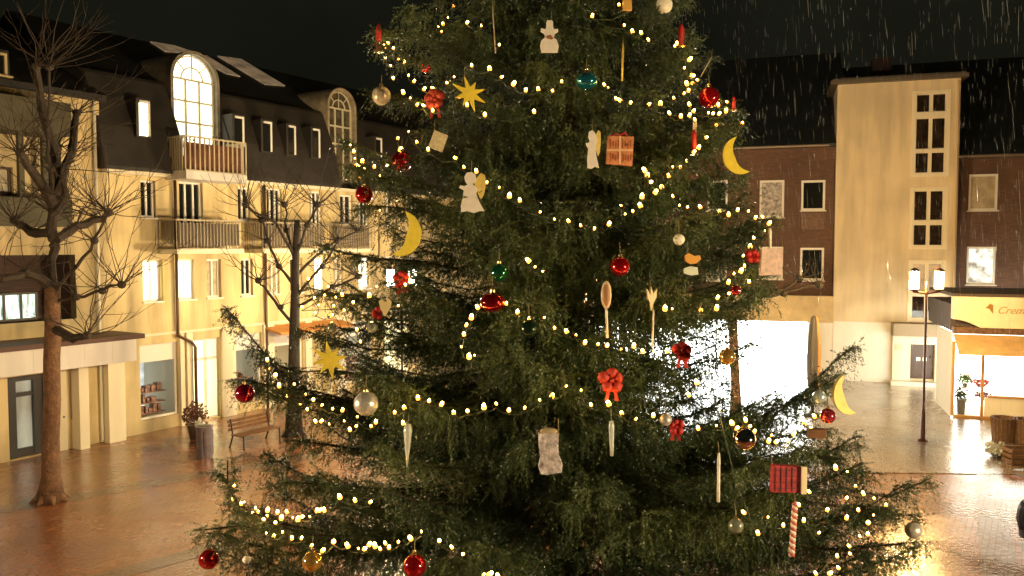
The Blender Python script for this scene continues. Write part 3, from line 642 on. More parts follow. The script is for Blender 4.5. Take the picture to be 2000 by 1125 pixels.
def shrub(name, label, cat, P, r_, h, m, pot, pot_r=.14, pot_h=.25, group=None, n=140, pots=True):
    t = thing(name, label, cat, P, group)
    if pots:
        q = MB(); q.lathe([(pot_r * .75, 0), (pot_r, pot_h), (pot_r * 1.08, pot_h), (pot_r * 1.08, pot_h + .03), (pot_r * .9, pot_h + .03)], P, 14); q.build('pot', pot, t, smooth=False)
    q = MB(); c = P + Vector((0, 0, (pot_h if pots else 0) + h * .45))
    for i in range(n):
        d = Vector((random.gauss(0, 1), random.gauss(0, 1), random.gauss(0, 1))).normalized() * random.uniform(.3, 1)
        p = c + Vector((d.x * r_, d.y * r_, d.z * h * .55)); e1 = (d + Vector((random.gauss(0, .6), random.gauss(0, .6), random.gauss(0, .6)))).normalized() * .1; e2 = e1.orthogonal().normalized() * .035
        q.add([p - e2, p + e1 * .5 + e2 * 1.3, p + e1, p + e1 * .4 - e2 * 1.5], [(0, 1, 2, 3)])
    q.build('leaves', m, t); return t
GREYP = mat('grey_pot', (.10, .10, .10), .5)
shrub('potted_plant', 'dark round potted plant in a grey pot, just inside the flower shop window', 'plant', FS.w(.45, .02, -.55), .2, .45, fm[0], GREYP, .16, .55)
shrub('potted_plant', 'low dark red potted flowers on the lower shelf of the flower shop', 'plant', FS.w(1.25, .99 - .47, -.95) , .25, .22, mat('dark_red_flowers', (.14, .02, .03), .6), mat('terracotta', (.3, .1, .05), .7), .1, .1)
shrub('potted_plant', 'pink flowers on the middle shelf of the flower shop', 'plant', FS.w(1.1, 1.0, -.95), .28, .2, fm[1], GREYP, .08, .1)
shrub('potted_plant', 'pale green leafy plant on the middle shelf near the corner post', 'plant', FS.w(.62, 1.0, -.9), .2, .4, fm[2], GREYP, .08, .1)
# script lettering and arrow-like mark on the fascia
gold = mat('gold_letters', (.36, .20, .04), .4, metal=.3)
x0 = FS.s(1928, .14); zc_ = FS.z(1935, 602, .14)
m_ = MB(); pts = [(0, 0), (.14, .16), (.24, .12), (.24, -.2), (.12, -.02)]
m_.add([FS.w(x0 + a, zc_ + b, .165) for a, b in pts] + [FS.w(x0 + a, zc_ + b, .142) for a, b in pts], [(0, 1, 2, 3, 4)] + [(i, (i + 1) % 5, 5 + (i + 1) % 5, 5 + i) for i in range(5)]); m_.build('leaf_emblem', gold, Sp)
cu = bpy.data.curves.new('lettering', 'FONT'); cu.body = 'Creme'; cu.size = .36; cu.extrude = .008; cu.shear = .45; cu.materials.append(mat('tan_letters', (.45, .30, .12), .5))
tmp = bpy.data.objects.new('tmp', cu); SC.collection.objects.link(tmp); tme = bpy.data.meshes.new_from_object(tmp.evaluated_get(bpy.context.evaluated_depsgraph_get())); bpy.data.objects.remove(tmp)
to = bpy.data.objects.new('lettering', tme); SC.collection.objects.link(to); to.parent = Sp
P = FS.w(FS.s(1950, .14), zc_ - .18, .152) - Sp.location; to.location = P; to.rotation_euler = (math.pi / 2, 0, math.atan2(FS.u.y, FS.u.x))
# ------------------------------------------------------------------ street lamps
LANT = mat('lantern_light', (1, .9, .7), .4, emit=(1.0, .75, .42), es=LAMP_L * .9)
LANT3 = mat('lantern_light_low', (1, .9, .7), .4, emit=(1.0, .75, .40), es=LAMP_L * .36)
LANT2 = mat('lantern_light_dimmed', (1, .9, .7), .4, emit=(1.0, .74, .40), es=LAMP_L * .62)
LANT4 = mat('lantern_light_amber', (1, .8, .5), .4, emit=(1.0, .58, .19), es=LAMP_L * .62)
LPOLE = mat('lamp_post_paint', (.10, .035, .02), .4, metal=.4)
def street_lamp(P, label, group='street lamps of the square', yaw=0.0, L=1.0):
    P = Vector(P); t = thing('street_lamp', label, 'street lamp', P, group)
    m = MB(); m.lathe([(.16, 0), (.16, .05), (.075, .08), (.06, 1.0), (.04, 1.05), (.035, 4.80)], P, 14); m.build('post', LPOLE, t, smooth=False)
    c, s = math.cos(yaw), math.sin(yaw); ax = Vector((c, s, 0))
    m = MB(); m.tube([P + ax * -.42 + Vector((0, 0, 4.77)), P + Vector((0, 0, 4.71)), P + ax * .42 + Vector((0, 0, 4.77))], .035, 8)
    m.tube([P + Vector((0, 0, 4.75)), P + Vector((0, 0, 5.1))], .03, 8); m.build('cross_arm', LPOLE, t, smooth=True)
    for k in (-1, 1):
        q = P + ax * (.39 * k) + Vector((0, 0, 4.80))
        m = MB(); m.lathe([(.10, 0), (.135, .05), (.135, .06)], q, 12); m.lathe([(.15, .60), (.16, .63), (.03, .72)], q, 12); [m.tube([q + Vector((.136 * math.cos(a), .136 * math.sin(a), .04)), q + Vector((.136 * math.cos(a), .136 * math.sin(a), .63))], .007, 4) for a in (.5, 2.6, 4.7)]; lo = m.build('lantern', LPOLE, t)
        m = MB(); m.lathe([(.125, .062), (.13, .3), (.125, .598)], q, 12); g_ = m.build('lantern_glass', LANT4 if label.startswith('brown') and k == -1 else LANT2 if 'outside' in label else LANT3 if 'glinting' in label else (LANT) if not (label.startswith('brown') and k == 1) else mat('dim_lantern', (1, .9, .7), .4, emit=(1., .78, .42), es=14.), lo, smooth=True)
    return t
street_lamp(G(1802, 862), 'brown twin lantern street lamp in front of the tan tower entrance', yaw=0)
lamp_spots = [((-3.78, 28.0, 0), 'twin lantern street lamp glinting through the left boughs of the Christmas tree'),
              ((1.7, 19.0, 0), 'twin lantern street lamp hidden behind the lower middle of the Christmas tree'),
              ((-9.5, 5.5, 0), 'added unseen twin lantern street lamp outside the left edge of the view'),  # added out of view to light the tree and left facade
              ((8.5, 1.5, 0), 'added unseen twin lantern street lamp outside the right edge of the view')]  # added out of view to brighten the front of the tree
for p, l in lamp_spots: street_lamp(p, l, yaw=.5)

# ------------------------------------------------------------------ litter bin, planter, bench, parasol, tubs, wheelie bin
P = G(400, 893)
t = thing('litter_bin', 'slim grey cylindrical litter bin standing on the wet paving', 'litter bin', P)
m = MB(); m.lathe([(.22, 0), (.22, .04), (.235, .05), (.235, .86), (.245, .87), (.245, .93), (.2, .94), (.2, .9)], P, 20); m.build('body', mat('bin_grey', (.20, .16, .17), .35, metal=.5, noise=.3, nscale=5), t)
m = MB(); m.lathe([(.19, .905), (.19, .93), (.1, .95)], P, 16); m.build('lid', DARKM, t)
m = MB()
for k in range(4): a = k * 1.57 + .3; m.box(P.x + .237 * math.cos(a) - .008, P.x + .237 * math.cos(a) + .008, P.y + .237 * math.sin(a) - .008, P.y + .237 * math.sin(a) + .008, .1, .8)
m.build('rib', DARKM, t)
shrub('planter_shrub', 'reddish brown shrub in a dark pot behind the grey litter bin', 'plant', G(383, 856), .38, .75, mat('brown_shrub', (.10, .035, .02), .7), mat('dark_pot', (.06, .03, .02), .5), .26, .42, n=320)
shrub('flower_bunch', 'small white flowers peeping over the back of the grey litter bin', 'plant', G(391, 870) + Vector((0, 0, .0)), .12, .2, mat('white_flowers', (.8, .78, .66), .5), mat('pale_pot', (.3, .25, .2), .6), .12, .62, n=60)
P = G(88, 880)
t = thing('wheelie_bin', 'dark wheelie bin beside the pollarded tree trunk at the canopy', 'bin', G(115, 872))
P = G(118, 874); m = MB(); m.hexa([(P.x - .26, P.y - .25, .12), (P.x + .26, P.y - .25, .12), (P.x + .26, P.y + .25, .12), (P.x - .26, P.y + .25, .12), (P.x - .32, P.y - .33, .98), (P.x + .32, P.y - .33, .98), (P.x + .32, P.y + .33, .98), (P.x - .32, P.y + .33, .98)]); m.build('body', mat('bin_plastic', (.02, .02, .02), .5), t, bevel=.03)
m = MB(); m.box(P.x - .34, P.x + .34, P.y - .36, P.y + .34, .985, 1.05); m.build('lid', MATS['bin_plastic'], t, bevel=.02)
for k in (-1, 1): m = MB(); m.tube([(P.x + .2 * k, P.y + .28, .1), (P.x + .27 * k, P.y + .28, .1)], .1, 12); m.build('wheel', DARKM, t)
# bench: timber seat and back on dark curved side frames
P = G(495, 868); t = thing('park_bench', 'timber slatted bench behind the left branches of the Christmas tree', 'bench', P)
bu = FL.u; bn = FL.n
def bw(a, b, c): q = P + Vector((bu.x, bu.y, 0)) * a + Vector((bn.x, bn.y, 0)) * b; return Vector((q.x, q.y, c))
def bbox(m, a0, a1, b0, b1, z0, z1): m.hexa([bw(a0, b0, z0), bw(a1, b0, z0), bw(a1, b1, z0), bw(a0, b1, z0), bw(a0, b0, z1), bw(a1, b0, z1), bw(a1, b1, z1), bw(a0, b1, z1)])
m = MB()
for i in range(4): bbox(m, -.8, .8, -.05 + i * .12, .04 + i * .12, .43, .465)
m.build('seat', WOOD, t)
m = MB()
for i in range(3): bbox(m, -.8, .8, -.17 - i * .02, -.14 - i * .02, .55 + i * .12, .64 + i * .12)
m.build('backrest', WOOD, t)
for x in (-.7, .7):
    m = MB(); m.tube([bw(x, .42, 0), bw(x, .40, .41), bw(x, -.08, .41), bw(x, -.2, .9)], .025, 6); m.tube([bw(x, -.25, 0), bw(x, -.08, .41)], .025, 6); m.build('leg', DARKM, t)
# closed parasol: dark on one side, pale panel on the other
P = G(1587, 812); t = thing('folded_parasol', 'closed grey and orange market parasol in front of the bright shop window', 'parasol', P)
m = MB(); m.lathe([(.03, 0), (.03, 3.6)], P, 10); m.build('pole', mat('parasol_pole', (.4, .25, .1), .4), t)
m = MB(); m.lathe([(.32, 0), (.32, .08), (.06, .12), (.05, .4)], P, 16); m.build('foot', DARKM, t)
m = MB(); n = 14; zs_ = [.95, 1.1, 1.6, 2.2, 2.8, 3.3, 3.6, 3.68]; rs = [.11, .19, .25, .26, .23, .17, .13, .04]
vs = []
for z_, r_ in zip(zs_, rs):
    for k in range(n): a = 2 * math.pi * k / n; q = r_ * (1 if k % 2 else .72); vs.append((P.x + q * math.cos(a), P.y + q * math.sin(a), z_))
for i in range(len(zs_) - 1):
    for k in range(n):
        m.cur = 1 if k in (12, 13, 11) else 0
        m.add([vs[i * n + k], vs[i * n + (k + 1) % n], vs[(i + 1) * n + (k + 1) % n], vs[(i + 1) * n + k]], [(0, 1, 2, 3)])
m.build('canopy', [mat('grey_parasol_cloth', (.11, .10, .09), .8), mat('orange_parasol_cloth', (.6, .34, .12), .8)], t)
# wicker tubs and crates in front of the flower shop
WICK = mat('wicker', (.20, .10, .035), .7, noise=.5, nscale=14, bump=.6)
def tub(P, label, r_=.42, h=.62, z0=.0, flowers=True):
    t = thing('wicker_tub', label, 'basket', P + Vector((0, 0, z0)), 'wicker tubs outside the flower shop')
    m = MB(); n = 20; pr = [(r_ * .84, 0), (r_ * .9, .05), (r_ * .98, h * .5), (r_, h - .05), (r_ * 1.05, h), (r_ * .93, h), (r_ * .9, h - .1)]
    m.lathe(pr, P + Vector((0, 0, z0)), n); m.build('basket', WICK, t)
    m = MB()
    for k in range(n):
        a = 2 * math.pi * k / n; m.tube([(P.x + r_ * .87 * math.cos(a), P.y + r_ * .87 * math.sin(a), z0 + .02), (P.x + r_ * 1.03 * math.cos(a), P.y + r_ * 1.03 * math.sin(a), z0 + h)], .018, 4)
    m.build('stake', mat('dark_wicker', (.11, .05, .02), .7), t); return t
tub(G(1960, 862), 'left of two brown wicker tubs outside the flower shop', .36, .78)
tub(G(2002, 866), 'right wicker tub outside the flower shop, cut by the photo edge', .36, .78)
shrub('white_flower_tray', 'pale flowers and foliage on the paving below the wicker tubs', 'plant', G(1950, 893), .4, .3, mat('pale_flowers', (.62, .62, .5), .6), GREYP, .2, .12, n=260)
P = G(1992, 905); t = thing('wooden_crate', 'low brown slatted crate in front of the wicker tubs', 'crate', P)
m = MB()
for i in range(3): m.box(P.x - .36, P.x + .36, P.y - .25, P.y - .23, .04 + i * .15, .15 + i * .15); m.box(P.x - .36, P.x + .36, P.y + .23, P.y + .25, .04 + i * .15, .15 + i * .15); m.box(P.x - .38, P.x - .36, P.y - .25, P.y + .25, .04 + i * .15, .15 + i * .15)
m.build('slats', WICK, t)
m = MB(); m.box(P.x - .36, P.x + .36, P.y - .228, P.y + .228, .02, .05); m.build('base', WOOD, t)
for a in (-.34, .34):
    for b in (-.21, .21): m = MB(); m.box(P.x + a - .02, P.x + a + .02, P.y + b - .02, P.y + b + .02, 0, .46); m.build('corner_post', WOOD, t)

# ------------------------------------------------------------------ person at the right edge
def skin_body(name, pts, edges, radii, mat_, parent, root=0, sub=2):
    me = bpy.data.meshes.new(name); off = parent.location
    me.from_pydata([Vector(p) - off for p in pts], edges, []); me.materials.append(mat_); me.update()
    o = bpy.data.objects.new(name, me); SC.collection.objects.link(o); o.parent = parent
    sk_ = o.modifiers.new('skin', 'SKIN'); sk_.use_smooth_shade = True
    if not me.skin_vertices:
        bpy.context.view_layer.objects.active = o
    for i, r_ in enumerate(radii):
        me.skin_vertices[0].data[i].radius = (r_, r_) if not hasattr(r_, '__len__') else r_
    me.skin_vertices[0].data[root].use_root = True
    ss_ = o.modifiers.new('sub', 'SUBSURF'); ss_.levels = sub; ss_.render_levels = sub
    return o
P = G(2016, 1128)
t = thing('person', 'person in a dark navy padded coat walking at the right edge of the view', 'person', P)
def q(x, y, z): return P + Vector((x, y, z))
pts = [q(0, 0, .95), q(0, 0, 1.15), q(0, .01, 1.38), q(0, .0, 1.5), q(0, -.01, 1.60), q(0, -.02, 1.72),
       q(-.18, 0, 1.40), q(-.24, .04, 1.12), q(-.24, -.06, .90), q(.18, 0, 1.40), q(.24, -.03, 1.12), q(.22, -.14, .92),
       q(-.1, 0, .88), q(-.11, -.1, .50), q(-.11, .02, .09), q(-.12, -.12, .05), q(.1, 0, .88), q(.11, .06, .5), q(.11, .22, .1), q(.11, .12, .05)]
ed = [(0, 1), (1, 2), (2, 3), (3, 4), (4, 5), (2, 6), (6, 7), (7, 8), (2, 9), (9, 10), (10, 11), (0, 12), (12, 13), (13, 14), (14, 15), (0, 16), (16, 17), (17, 18), (18, 19)]
rad = [(.15, .12), (.15, .12), (.16, .12), .06, .085, .07, .065, .05, .035, .065, .05, .035, .1, .07, .05, .04, .1, .07, .05, .04]
SKIN = mat('skin', (.55, .32, .22), .5)
me_body = skin_body('body', pts, ed, rad, mat('dark_trousers_and_skin', (.10, .07, .06), .7), t)
m = MB()
pr = [(.23, .78), (.235, .9), (.205, 1.1), (.225, 1.32), (.20, 1.44), (.10, 1.52), (.09, 1.55)]
n = 20; base = []
for r_, z_ in pr:
    for k in range(n): a = 2 * math.pi * k / n; base.append((P.x + r_ * 1.12 * math.cos(a), P.y + r_ * .82 * math.sin(a), z_ + .006 * math.sin(5 * a)))
m.add(base, [(i * n + k, i * n + (k + 1) % n, (i + 1) * n + (k + 1) % n, (i + 1) * n + k) for i in range(len(pr) - 1) for k in range(n)])
for s_ in (-1, 1): m.tube([q(.17 * s_, 0, 1.42), q(.235 * s_, .0, 1.28), q(.25 * s_, .02, 1.12), q(.245 * s_, -.06, .93)], [.085, .08, .07, .06], 10)
m.build('coat', mat('navy_coat', (.012, .016, .035), .5, noise=.3, nscale=6), t, smooth=True)
m = MB(); m.ell(q(0, .005, 1.66), (.1, .115, .125), 14, 10); m.build('hair', mat('dark_hair', (.02, .012, .01), .6), t, smooth=True)
m = MB(); m.ell(q(0, -.05, 1.63), (.075, .075, .1), 14, 10); m.build('face', SKIN, t, smooth=True)

# ------------------------------------------------------------------ pollarded bare trees
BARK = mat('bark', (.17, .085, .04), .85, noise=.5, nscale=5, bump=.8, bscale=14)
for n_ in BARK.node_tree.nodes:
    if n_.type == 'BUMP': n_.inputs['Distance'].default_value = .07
BARKD = mat('dark_bark', (.028, .020, .013), .85, noise=.5, nscale=7, bump=.8, bscale=20)
def knob_twigs(m, P, r_, n, length, up=0.6, spread=1.0):
    m.ell(P, (r_, r_, r_ * .9), 7, 5)
    for i in range(n):
        a = random.uniform(0, 6.283); d = Vector((math.cos(a) * spread, math.sin(a) * spread, random.gauss(up, .35))).normalized()
        L = length * random.uniform(.45, 1.15); pts = [P]; q_ = Vector(P); k = 6
        for j in range(k):
            d = (d + Vector((random.gauss(0, .13), random.gauss(0, .13), .05 + random.gauss(0, .11)))).normalized(); q_ = q_ + d * L / k; pts.append(q_.copy())
            if j in (2, 3, 4) and random.random() < .6:
                e = (d + Vector((random.gauss(0, .5), random.gauss(0, .5), random.gauss(0, .4)))).normalized(); m.tube([q_, q_ + e * L * .16, q_ + e * L * .3 + Vector((0, 0, .04))], [.008, .006, .003], 3, False)
        m.tube(pts, [.014, .012, .010, .009, .007, .005, .003], 4, False)
def bare_tree(name, label, base, Y, trunk, limbs, mats, rscale=1.0, tw=14, tl=1.6, depth=1.4):
    t = thing(name, label, 'tree', base)
    m = MB(); pts = [base - Vector((0, 0, .05))] + [atY(px, py, Y) for px, py, r_ in trunk]
    rr = [trunk[0][2] * 1.55] + [r_ for *_, r_ in trunk]
    m.tube(pts, rr, 12)
    for k in range(7):   # root flare
        a = k * .9; m.tube([base + Vector((0, 0, .35)), base + Vector((math.cos(a) * rr[1] * 1.3, math.sin(a) * rr[1] * 1.3, .08)), base + Vector((math.cos(a) * rr[1] * 2.1, math.sin(a) * rr[1] * 2.1, -.03))], [rr[1] * .75, rr[1] * .4, .03], 6)
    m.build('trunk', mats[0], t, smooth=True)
    m = MB()
    for limb in limbs:
        n = len(limb); dy0 = random.uniform(-depth, depth)
        P_ = [atY(x, y, Y + dy0 * i / max(1, n - 1)) for i, (x, y) in enumerate(limb)]
        pp = []
        for i in range(len(P_) - 1):
            for k in range(3): pp.append(P_[i].lerp(P_[i + 1], k / 3) + Vector((random.gauss(0, .025), random.gauss(0, .025), random.gauss(0, .025))))
        pp.append(P_[-1]); r0 = (.043 if len(limb) != 3 or limb[0][0] > 110 else .115) * rscale
        m.tube(pp, [r0 * (1 - .5 * i / len(pp)) * (1 + .25 * random.random()) for i in range(len(pp))], 7)
        knob_twigs(m, P_[-1], .11 * rscale, tw, tl)
        for q_ in P_[1:-1]:
            if random.random() < .8: knob_twigs(m, q_, .10 * rscale, max(3, tw // 3), tl * .8)
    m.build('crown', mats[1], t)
    return t
Y = G(98, 978).y
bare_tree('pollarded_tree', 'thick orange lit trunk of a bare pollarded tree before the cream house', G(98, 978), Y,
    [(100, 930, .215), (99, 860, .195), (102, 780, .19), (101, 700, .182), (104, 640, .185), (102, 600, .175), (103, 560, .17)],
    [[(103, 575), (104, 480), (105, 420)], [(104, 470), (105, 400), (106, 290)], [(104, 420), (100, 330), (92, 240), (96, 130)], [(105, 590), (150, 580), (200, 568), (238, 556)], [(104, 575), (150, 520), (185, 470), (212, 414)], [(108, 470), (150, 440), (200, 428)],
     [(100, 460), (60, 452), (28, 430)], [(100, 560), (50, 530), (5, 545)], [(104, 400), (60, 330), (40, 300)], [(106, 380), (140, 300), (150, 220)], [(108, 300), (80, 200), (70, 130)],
     [(104, 640), (140, 660), (170, 655)], [(104, 420), (125, 385), (118, 330)]], (BARK, mat('shaded_bark', (.045, .03, .018), .85, noise=.5, nscale=7, bump=.8, bscale=20)), 1.0, 15, 2.1)  # crown bark darkened to paint in the shade above the lit trunk
Yb = G(574, 850).y
bare_tree('pollarded_tree', 'dark slim bare tree beside the left edge of the Christmas tree', G(574, 850), Yb,
    [(574, 740, .20), (575, 640, .17), (577, 560, .14), (578, 490, .12), (580, 430, .09)],
    [[(575, 640), (548, 600), (520, 565), (505, 548)], [(577, 560), (545, 520), (522, 470), (512, 430)], [(578, 500), (600, 440), (620, 400)], [(578, 520), (560, 450), (556, 400)],
     [(576, 580), (630, 520), (660, 470)], [(577, 540), (640, 480), (700, 450)], [(576, 600), (650, 560), (700, 540)], [(578, 500), (540, 440), (480, 400)]], (BARKD, BARKD), 1.1, 16, 1.9)
Yc = G(1437, 838).y
bare_tree('pollarded_tree', 'bare gnarled tree in front of the bright shop window, right of the Christmas tree', G(1437, 838), Yc,
    [(1437, 760, .16), (1434, 690, .15), (1430, 620, .17), (1428, 590, .17)],
    [[(1430, 605), (1470, 585), (1530, 572), (1600, 556)], [(1430, 600), (1400, 585), (1370, 570)], [(1428, 590), (1440, 560), (1470, 545)], [(1500, 578), (1540, 560), (1560, 545)]], (BARK, BARKD), 1.5, 9, 1.3)
# ------------------------------------------------------------------ the Christmas tree (a tall spruce)
TX, TY = 0.59, 9.0
_py = np.array([-560, -200, 0, 100, 200, 300, 400, 500, 600, 700, 800, 900, 1000, 1100, 1250, 1440.])
_hw = np.array([6, 125, 185, 225, 258, 295, 340, 385, 430, 465, 495, 530, 600, 650, 670, 640.]) / 178.0
_z = CH + (480 - _py) / 178.0
def Rz(z): return np.interp(z, _z[::-1], _hw[::-1])
def on_tree(px, py, k=1.0, push=0.0):
    """first point along the ray on the crown surface scaled by k, or the closest pass beside it"""
    d = np.array(ray(px, py)); d = d / d[1]
    Y = np.linspace(TY - 4.6, TY + .2, 500); X = d[0] * Y; Z = CH + d[2] * Y
    q = np.hypot(X - TX, Y - TY) / (Rz(Z) * k)
    i = np.argmax(q <= 1) if (q <= 1).any() else int(np.argmin(q))
    y = Y[i] - push
    return Vector((d[0] * y, y, CH + d[2] * y))

needle_v = []; needle_c = []
wood = MB()
def twigs(P, D, L, spacing, nl, curve, tint):
    """P, D, L: (n,3),(n,3),(n,) -> needle triangles all along each curved twig"""
    n = len(P); cnt = np.maximum(4, (L / spacing).astype(int)); tot = int(cnt.sum()); idx = np.repeat(np.arange(n), cnt)
    t = rng.random(tot); p = P[idx] + D[idx] * (L[idx] * t)[:, None]; p[:, 2] -= (curve[idx] * t * t * L[idx])
    d = D[idx].copy(); d[:, 2] -= 2 * curve[idx] * t; d /= np.linalg.norm(d, axis=1)[:, None]
    r_ = rng.normal(size=(tot, 3)); r_ -= d * (r_ * d).sum(1)[:, None]; r_ /= np.linalg.norm(r_, axis=1)[:, None]
    nd = d * rng.uniform(.45, 1.0, tot)[:, None] + r_ * rng.uniform(.5, 1.0, tot)[:, None]; nd /= np.linalg.norm(nd, axis=1)[:, None]
    s_ = np.cross(nd, rng.normal(size=(tot, 3))); s_ /= np.linalg.norm(s_, axis=1)[:, None]
    ln = nl * rng.uniform(.7, 1.15, tot); w_ = .0042
    a = p + s_ * w_; b = p - s_ * w_; c = p + nd * ln[:, None]
    needle_v.append(np.stack([a, b, c], 1).reshape(-1, 3)); needle_c.append(np.repeat(tint[idx] + rng.normal(0, .06, tot), 3))

def branch(pts, dens=1.0, hang=1.0, front=True):
    """a bough through the given points with drooping side twigs; pts base -> tip"""
    pts = np.array([tuple(p) for p in pts]); seg = np.linalg.norm(np.diff(pts, axis=0), axis=1); cum = np.r_[0, np.cumsum(seg)]; Lb = cum[-1]
    wood.tube([Vector(p) for p in pts], [.016 * Lb / 3 * (1 - .85 * c / Lb) + .003 for c in cum], 5, False)
    n2 = max(5, int(Lb * 29 * dens)); t = np.sort(rng.uniform(.10, 1.0, n2)) * Lb
    P = np.stack([np.interp(t, cum, pts[:, k]) for k in range(3)], 1)
    T = np.stack([np.interp(np.minimum(t + .05, Lb), cum, pts[:, k]) - np.interp(t - .05, cum, pts[:, k]) for k in range(3)], 1); T /= np.linalg.norm(T, axis=1)[:, None]
    side = np.cross(T, [0, 0, 1.]); side /= np.linalg.norm(side, axis=1)[:, None] + 1e-9
    sg = np.where(np.arange(n2) % 2, 1, -1); u = t / Lb; ang = rng.uniform(.55, 1.15, n2)
    D = T * np.cos(ang)[:, None] + side * (sg * np.sin(ang))[:, None]; D[:, 2] += rng.normal(-.05, .16, n2); D /= np.linalg.norm(D, axis=1)[:, None]
    L2 = (.16 + .62 * (1 - u) ** .8 * min(1, Lb / 2.6)) * rng.uniform(.6, 1.2, n2) * min(1.0, .45 + Lb / 2.5)
    base_t = rng.normal(-.05, .2)
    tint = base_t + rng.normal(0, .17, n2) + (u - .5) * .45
    cv = rng.uniform(.0, .5, n2) * hang
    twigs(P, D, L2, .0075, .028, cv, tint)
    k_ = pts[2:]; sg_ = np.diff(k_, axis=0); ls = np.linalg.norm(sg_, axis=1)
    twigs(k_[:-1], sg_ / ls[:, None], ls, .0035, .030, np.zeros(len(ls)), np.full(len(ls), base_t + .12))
    # tip shoot of the bough itself
    twigs(pts[-1:] - (pts[-1] - pts[-2]) * .9, ((pts[-1] - pts[-2]) / np.linalg.norm(pts[-1] - pts[-2]))[None], np.array([np.linalg.norm(pts[-1] - pts[-2])]), .005, .024, np.zeros(1), np.array([base_t + .2]))
    # hanging third order twigs
    n3 = max(1, int(n2 * 7.5)); i = rng.integers(0, n2, n3); v = rng.uniform(.12, 1.0, n3)
    P3 = P[i] + D[i] * (L2[i] * v)[:, None]; P3[:, 2] -= cv[i] * v * v * L2[i]
    D3 = rng.normal(0, .26, (n3, 3)); lat = rng.random(n3) < .55; sd_ = np.cross(D[i], [0, 0, 1.]) * rng.choice([-1, 1], n3)[:, None]; D3 += D[i] * np.where(lat, .9, .35)[:, None] + sd_ * np.where(lat, .7, .1)[:, None]; D3[:, 2] -= np.where(lat, rng.uniform(-.2, .5, n3), rng.uniform(.5, 2.0, n3)) * hang; D3 /= np.linalg.norm(D3, axis=1)[:, None]
    L3 = np.where(lat, rng.uniform(.06, .17, n3), rng.uniform(.08, .27, n3)) * (1 + .5 * (rng.random(n3) < .15)) * hang ** .5 * min(1, .5 + Lb / 3)
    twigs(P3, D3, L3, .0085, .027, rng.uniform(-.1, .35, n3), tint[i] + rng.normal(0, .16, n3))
    return P

def bough(zt, az, L, rise=.22, dens=1.0, hang=1.0, sag=.13, tipup=.14):
    d = np.array([math.cos(az), math.sin(az), 0]); ts = np.array([0.04, .2, .4, .6, .8, .92, 1.0]); out = []
    sd = np.array([-d[1], d[0], 0]) * rng.normal(0, .07)
    for s in ts:
        p = np.array([TX, TY, zt]) + d * L * s + sd * L * math.sin(s * 3.1)
        p[2] += rise * L * (1 - s) - sag * L * math.sin(math.pi * s) + tipup * L * (s ** 4); out.append(p)
    branch(out, dens, hang)
# boughs in loose whorls around the trunk
z = 1.5
while z < 12.2:
    r0 = float(Rz(z)); nb = 9 if z > 9 else 11
    a0 = rng.uniform(0, 6.28)
    for k in range(nb):
        az = a0 + 2 * math.pi * k / nb + rng.normal(0, .12); front = math.sin(az) < .25
        if not front and rng.random() < .35: continue
        L = r0 * rng.uniform(.72, 1.04)
        if 4.1 < z < 5.6 and math.cos(az) > .05: L *= 1 - .27 * min(1, math.cos(az) * 2) * min(1, (z - 4.1) * 3, (5.6 - z) * 3)
        bough(z + rng.normal(0, .1), az, L, dens=1.0 if front else .6)
    z += .27 + .010 * (12 - z) if z > 7 else .235
# long boughs that make the uneven outline seen in the photo
tips = [(741, 60, 0), (752, 92, .1), (683, 285, 0), (705, 395, .1), (690, 330, .2), (735, 180, 0), (800, 20, .2), (520, 705, -.1), (545, 770, .1), (472, 745, 0), (392, 1040, .2), (415, 1085, -.2), (570, 860, 0), (560, 940, .2), (600, 560, 0), (620, 480, .1), (640, 640, .1), (590, 650, .2),
        (1335, 55, 0), (1382, 118, 0), (1438, 200, 0), (1450, 238, .1), (1425, 270, .2), (1440, 330, .2), (1504, 432, 0), (1490, 500, .1), (1470, 560, 0), (1400, 610, .1), (1690, 925, 0), (1810, 948, 0), (1800, 1000, .1), (1740, 985, .2), (1790, 1050, .3), (1640, 900, .1), (1700, 1090, .2), (1340, 0, .1), (860, 60, 0), (860, 0, .1)]
for px, py, dy in tips:
    d_ = ray(px, py); Y = TY - .2 - dy * 3 - (abs(px - 1105) / 700) * .4; P = atY(px, py, Y)
    ax = np.array([TX, TY, P.z]); v = np.array(P) - ax; L = np.linalg.norm(v[:2]); out = []
    for s in (0.05, .25, .45, .62, .78, .9, 1.0):
        p = ax + v * s; p[2] += .12 * L * (1 - s) - .15 * L * math.sin(math.pi * s) - .03 * L * math.sin(2 * math.pi * s) + rng.normal(0, .012 * L); out.append(p)
    branch(out, 1.25, .5)
for path in ([(1105, 930), (1300, 890), (1480, 835), (1580, 760), (1625, 710), (1668, 676)], [(1105, 900), (1300, 870), (1480, 815), (1570, 775), (1632, 738)], [(1105, 925), (1350, 900), (1500, 860), (1560, 845), (1615, 838)],
             [(1105, 925), (1350, 880), (1480, 820), (1560, 775), (1592, 750)], [(1105, 940), (1300, 905), (1420, 860), (1480, 800), (1520, 775)], [(1105, 960), (1350, 930), (1500, 890), (1600, 880)], [(1105, 950), (1300, 890), (1400, 850), (1440, 800)],
             [(1105, 800), (800, 810), (620, 775), (545, 725), (500, 670), (444, 605)], [(1105, 1050), (700, 1050), (530, 1020), (462, 985), (445, 945), (444, 900)], [(1105, 820), (780, 830), (600, 800), (530, 770), (470, 750)]):
    n_ = len(path); branch([atY(x, y, TY - .2 - .3 * i / n_) for i, (x, y) in enumerate(path)], 1.2, .55)
tree = thing('christmas_tree', 'tall green spruce hung with lights and ornaments in the middle of the square', 'tree', (TX, TY, 0))
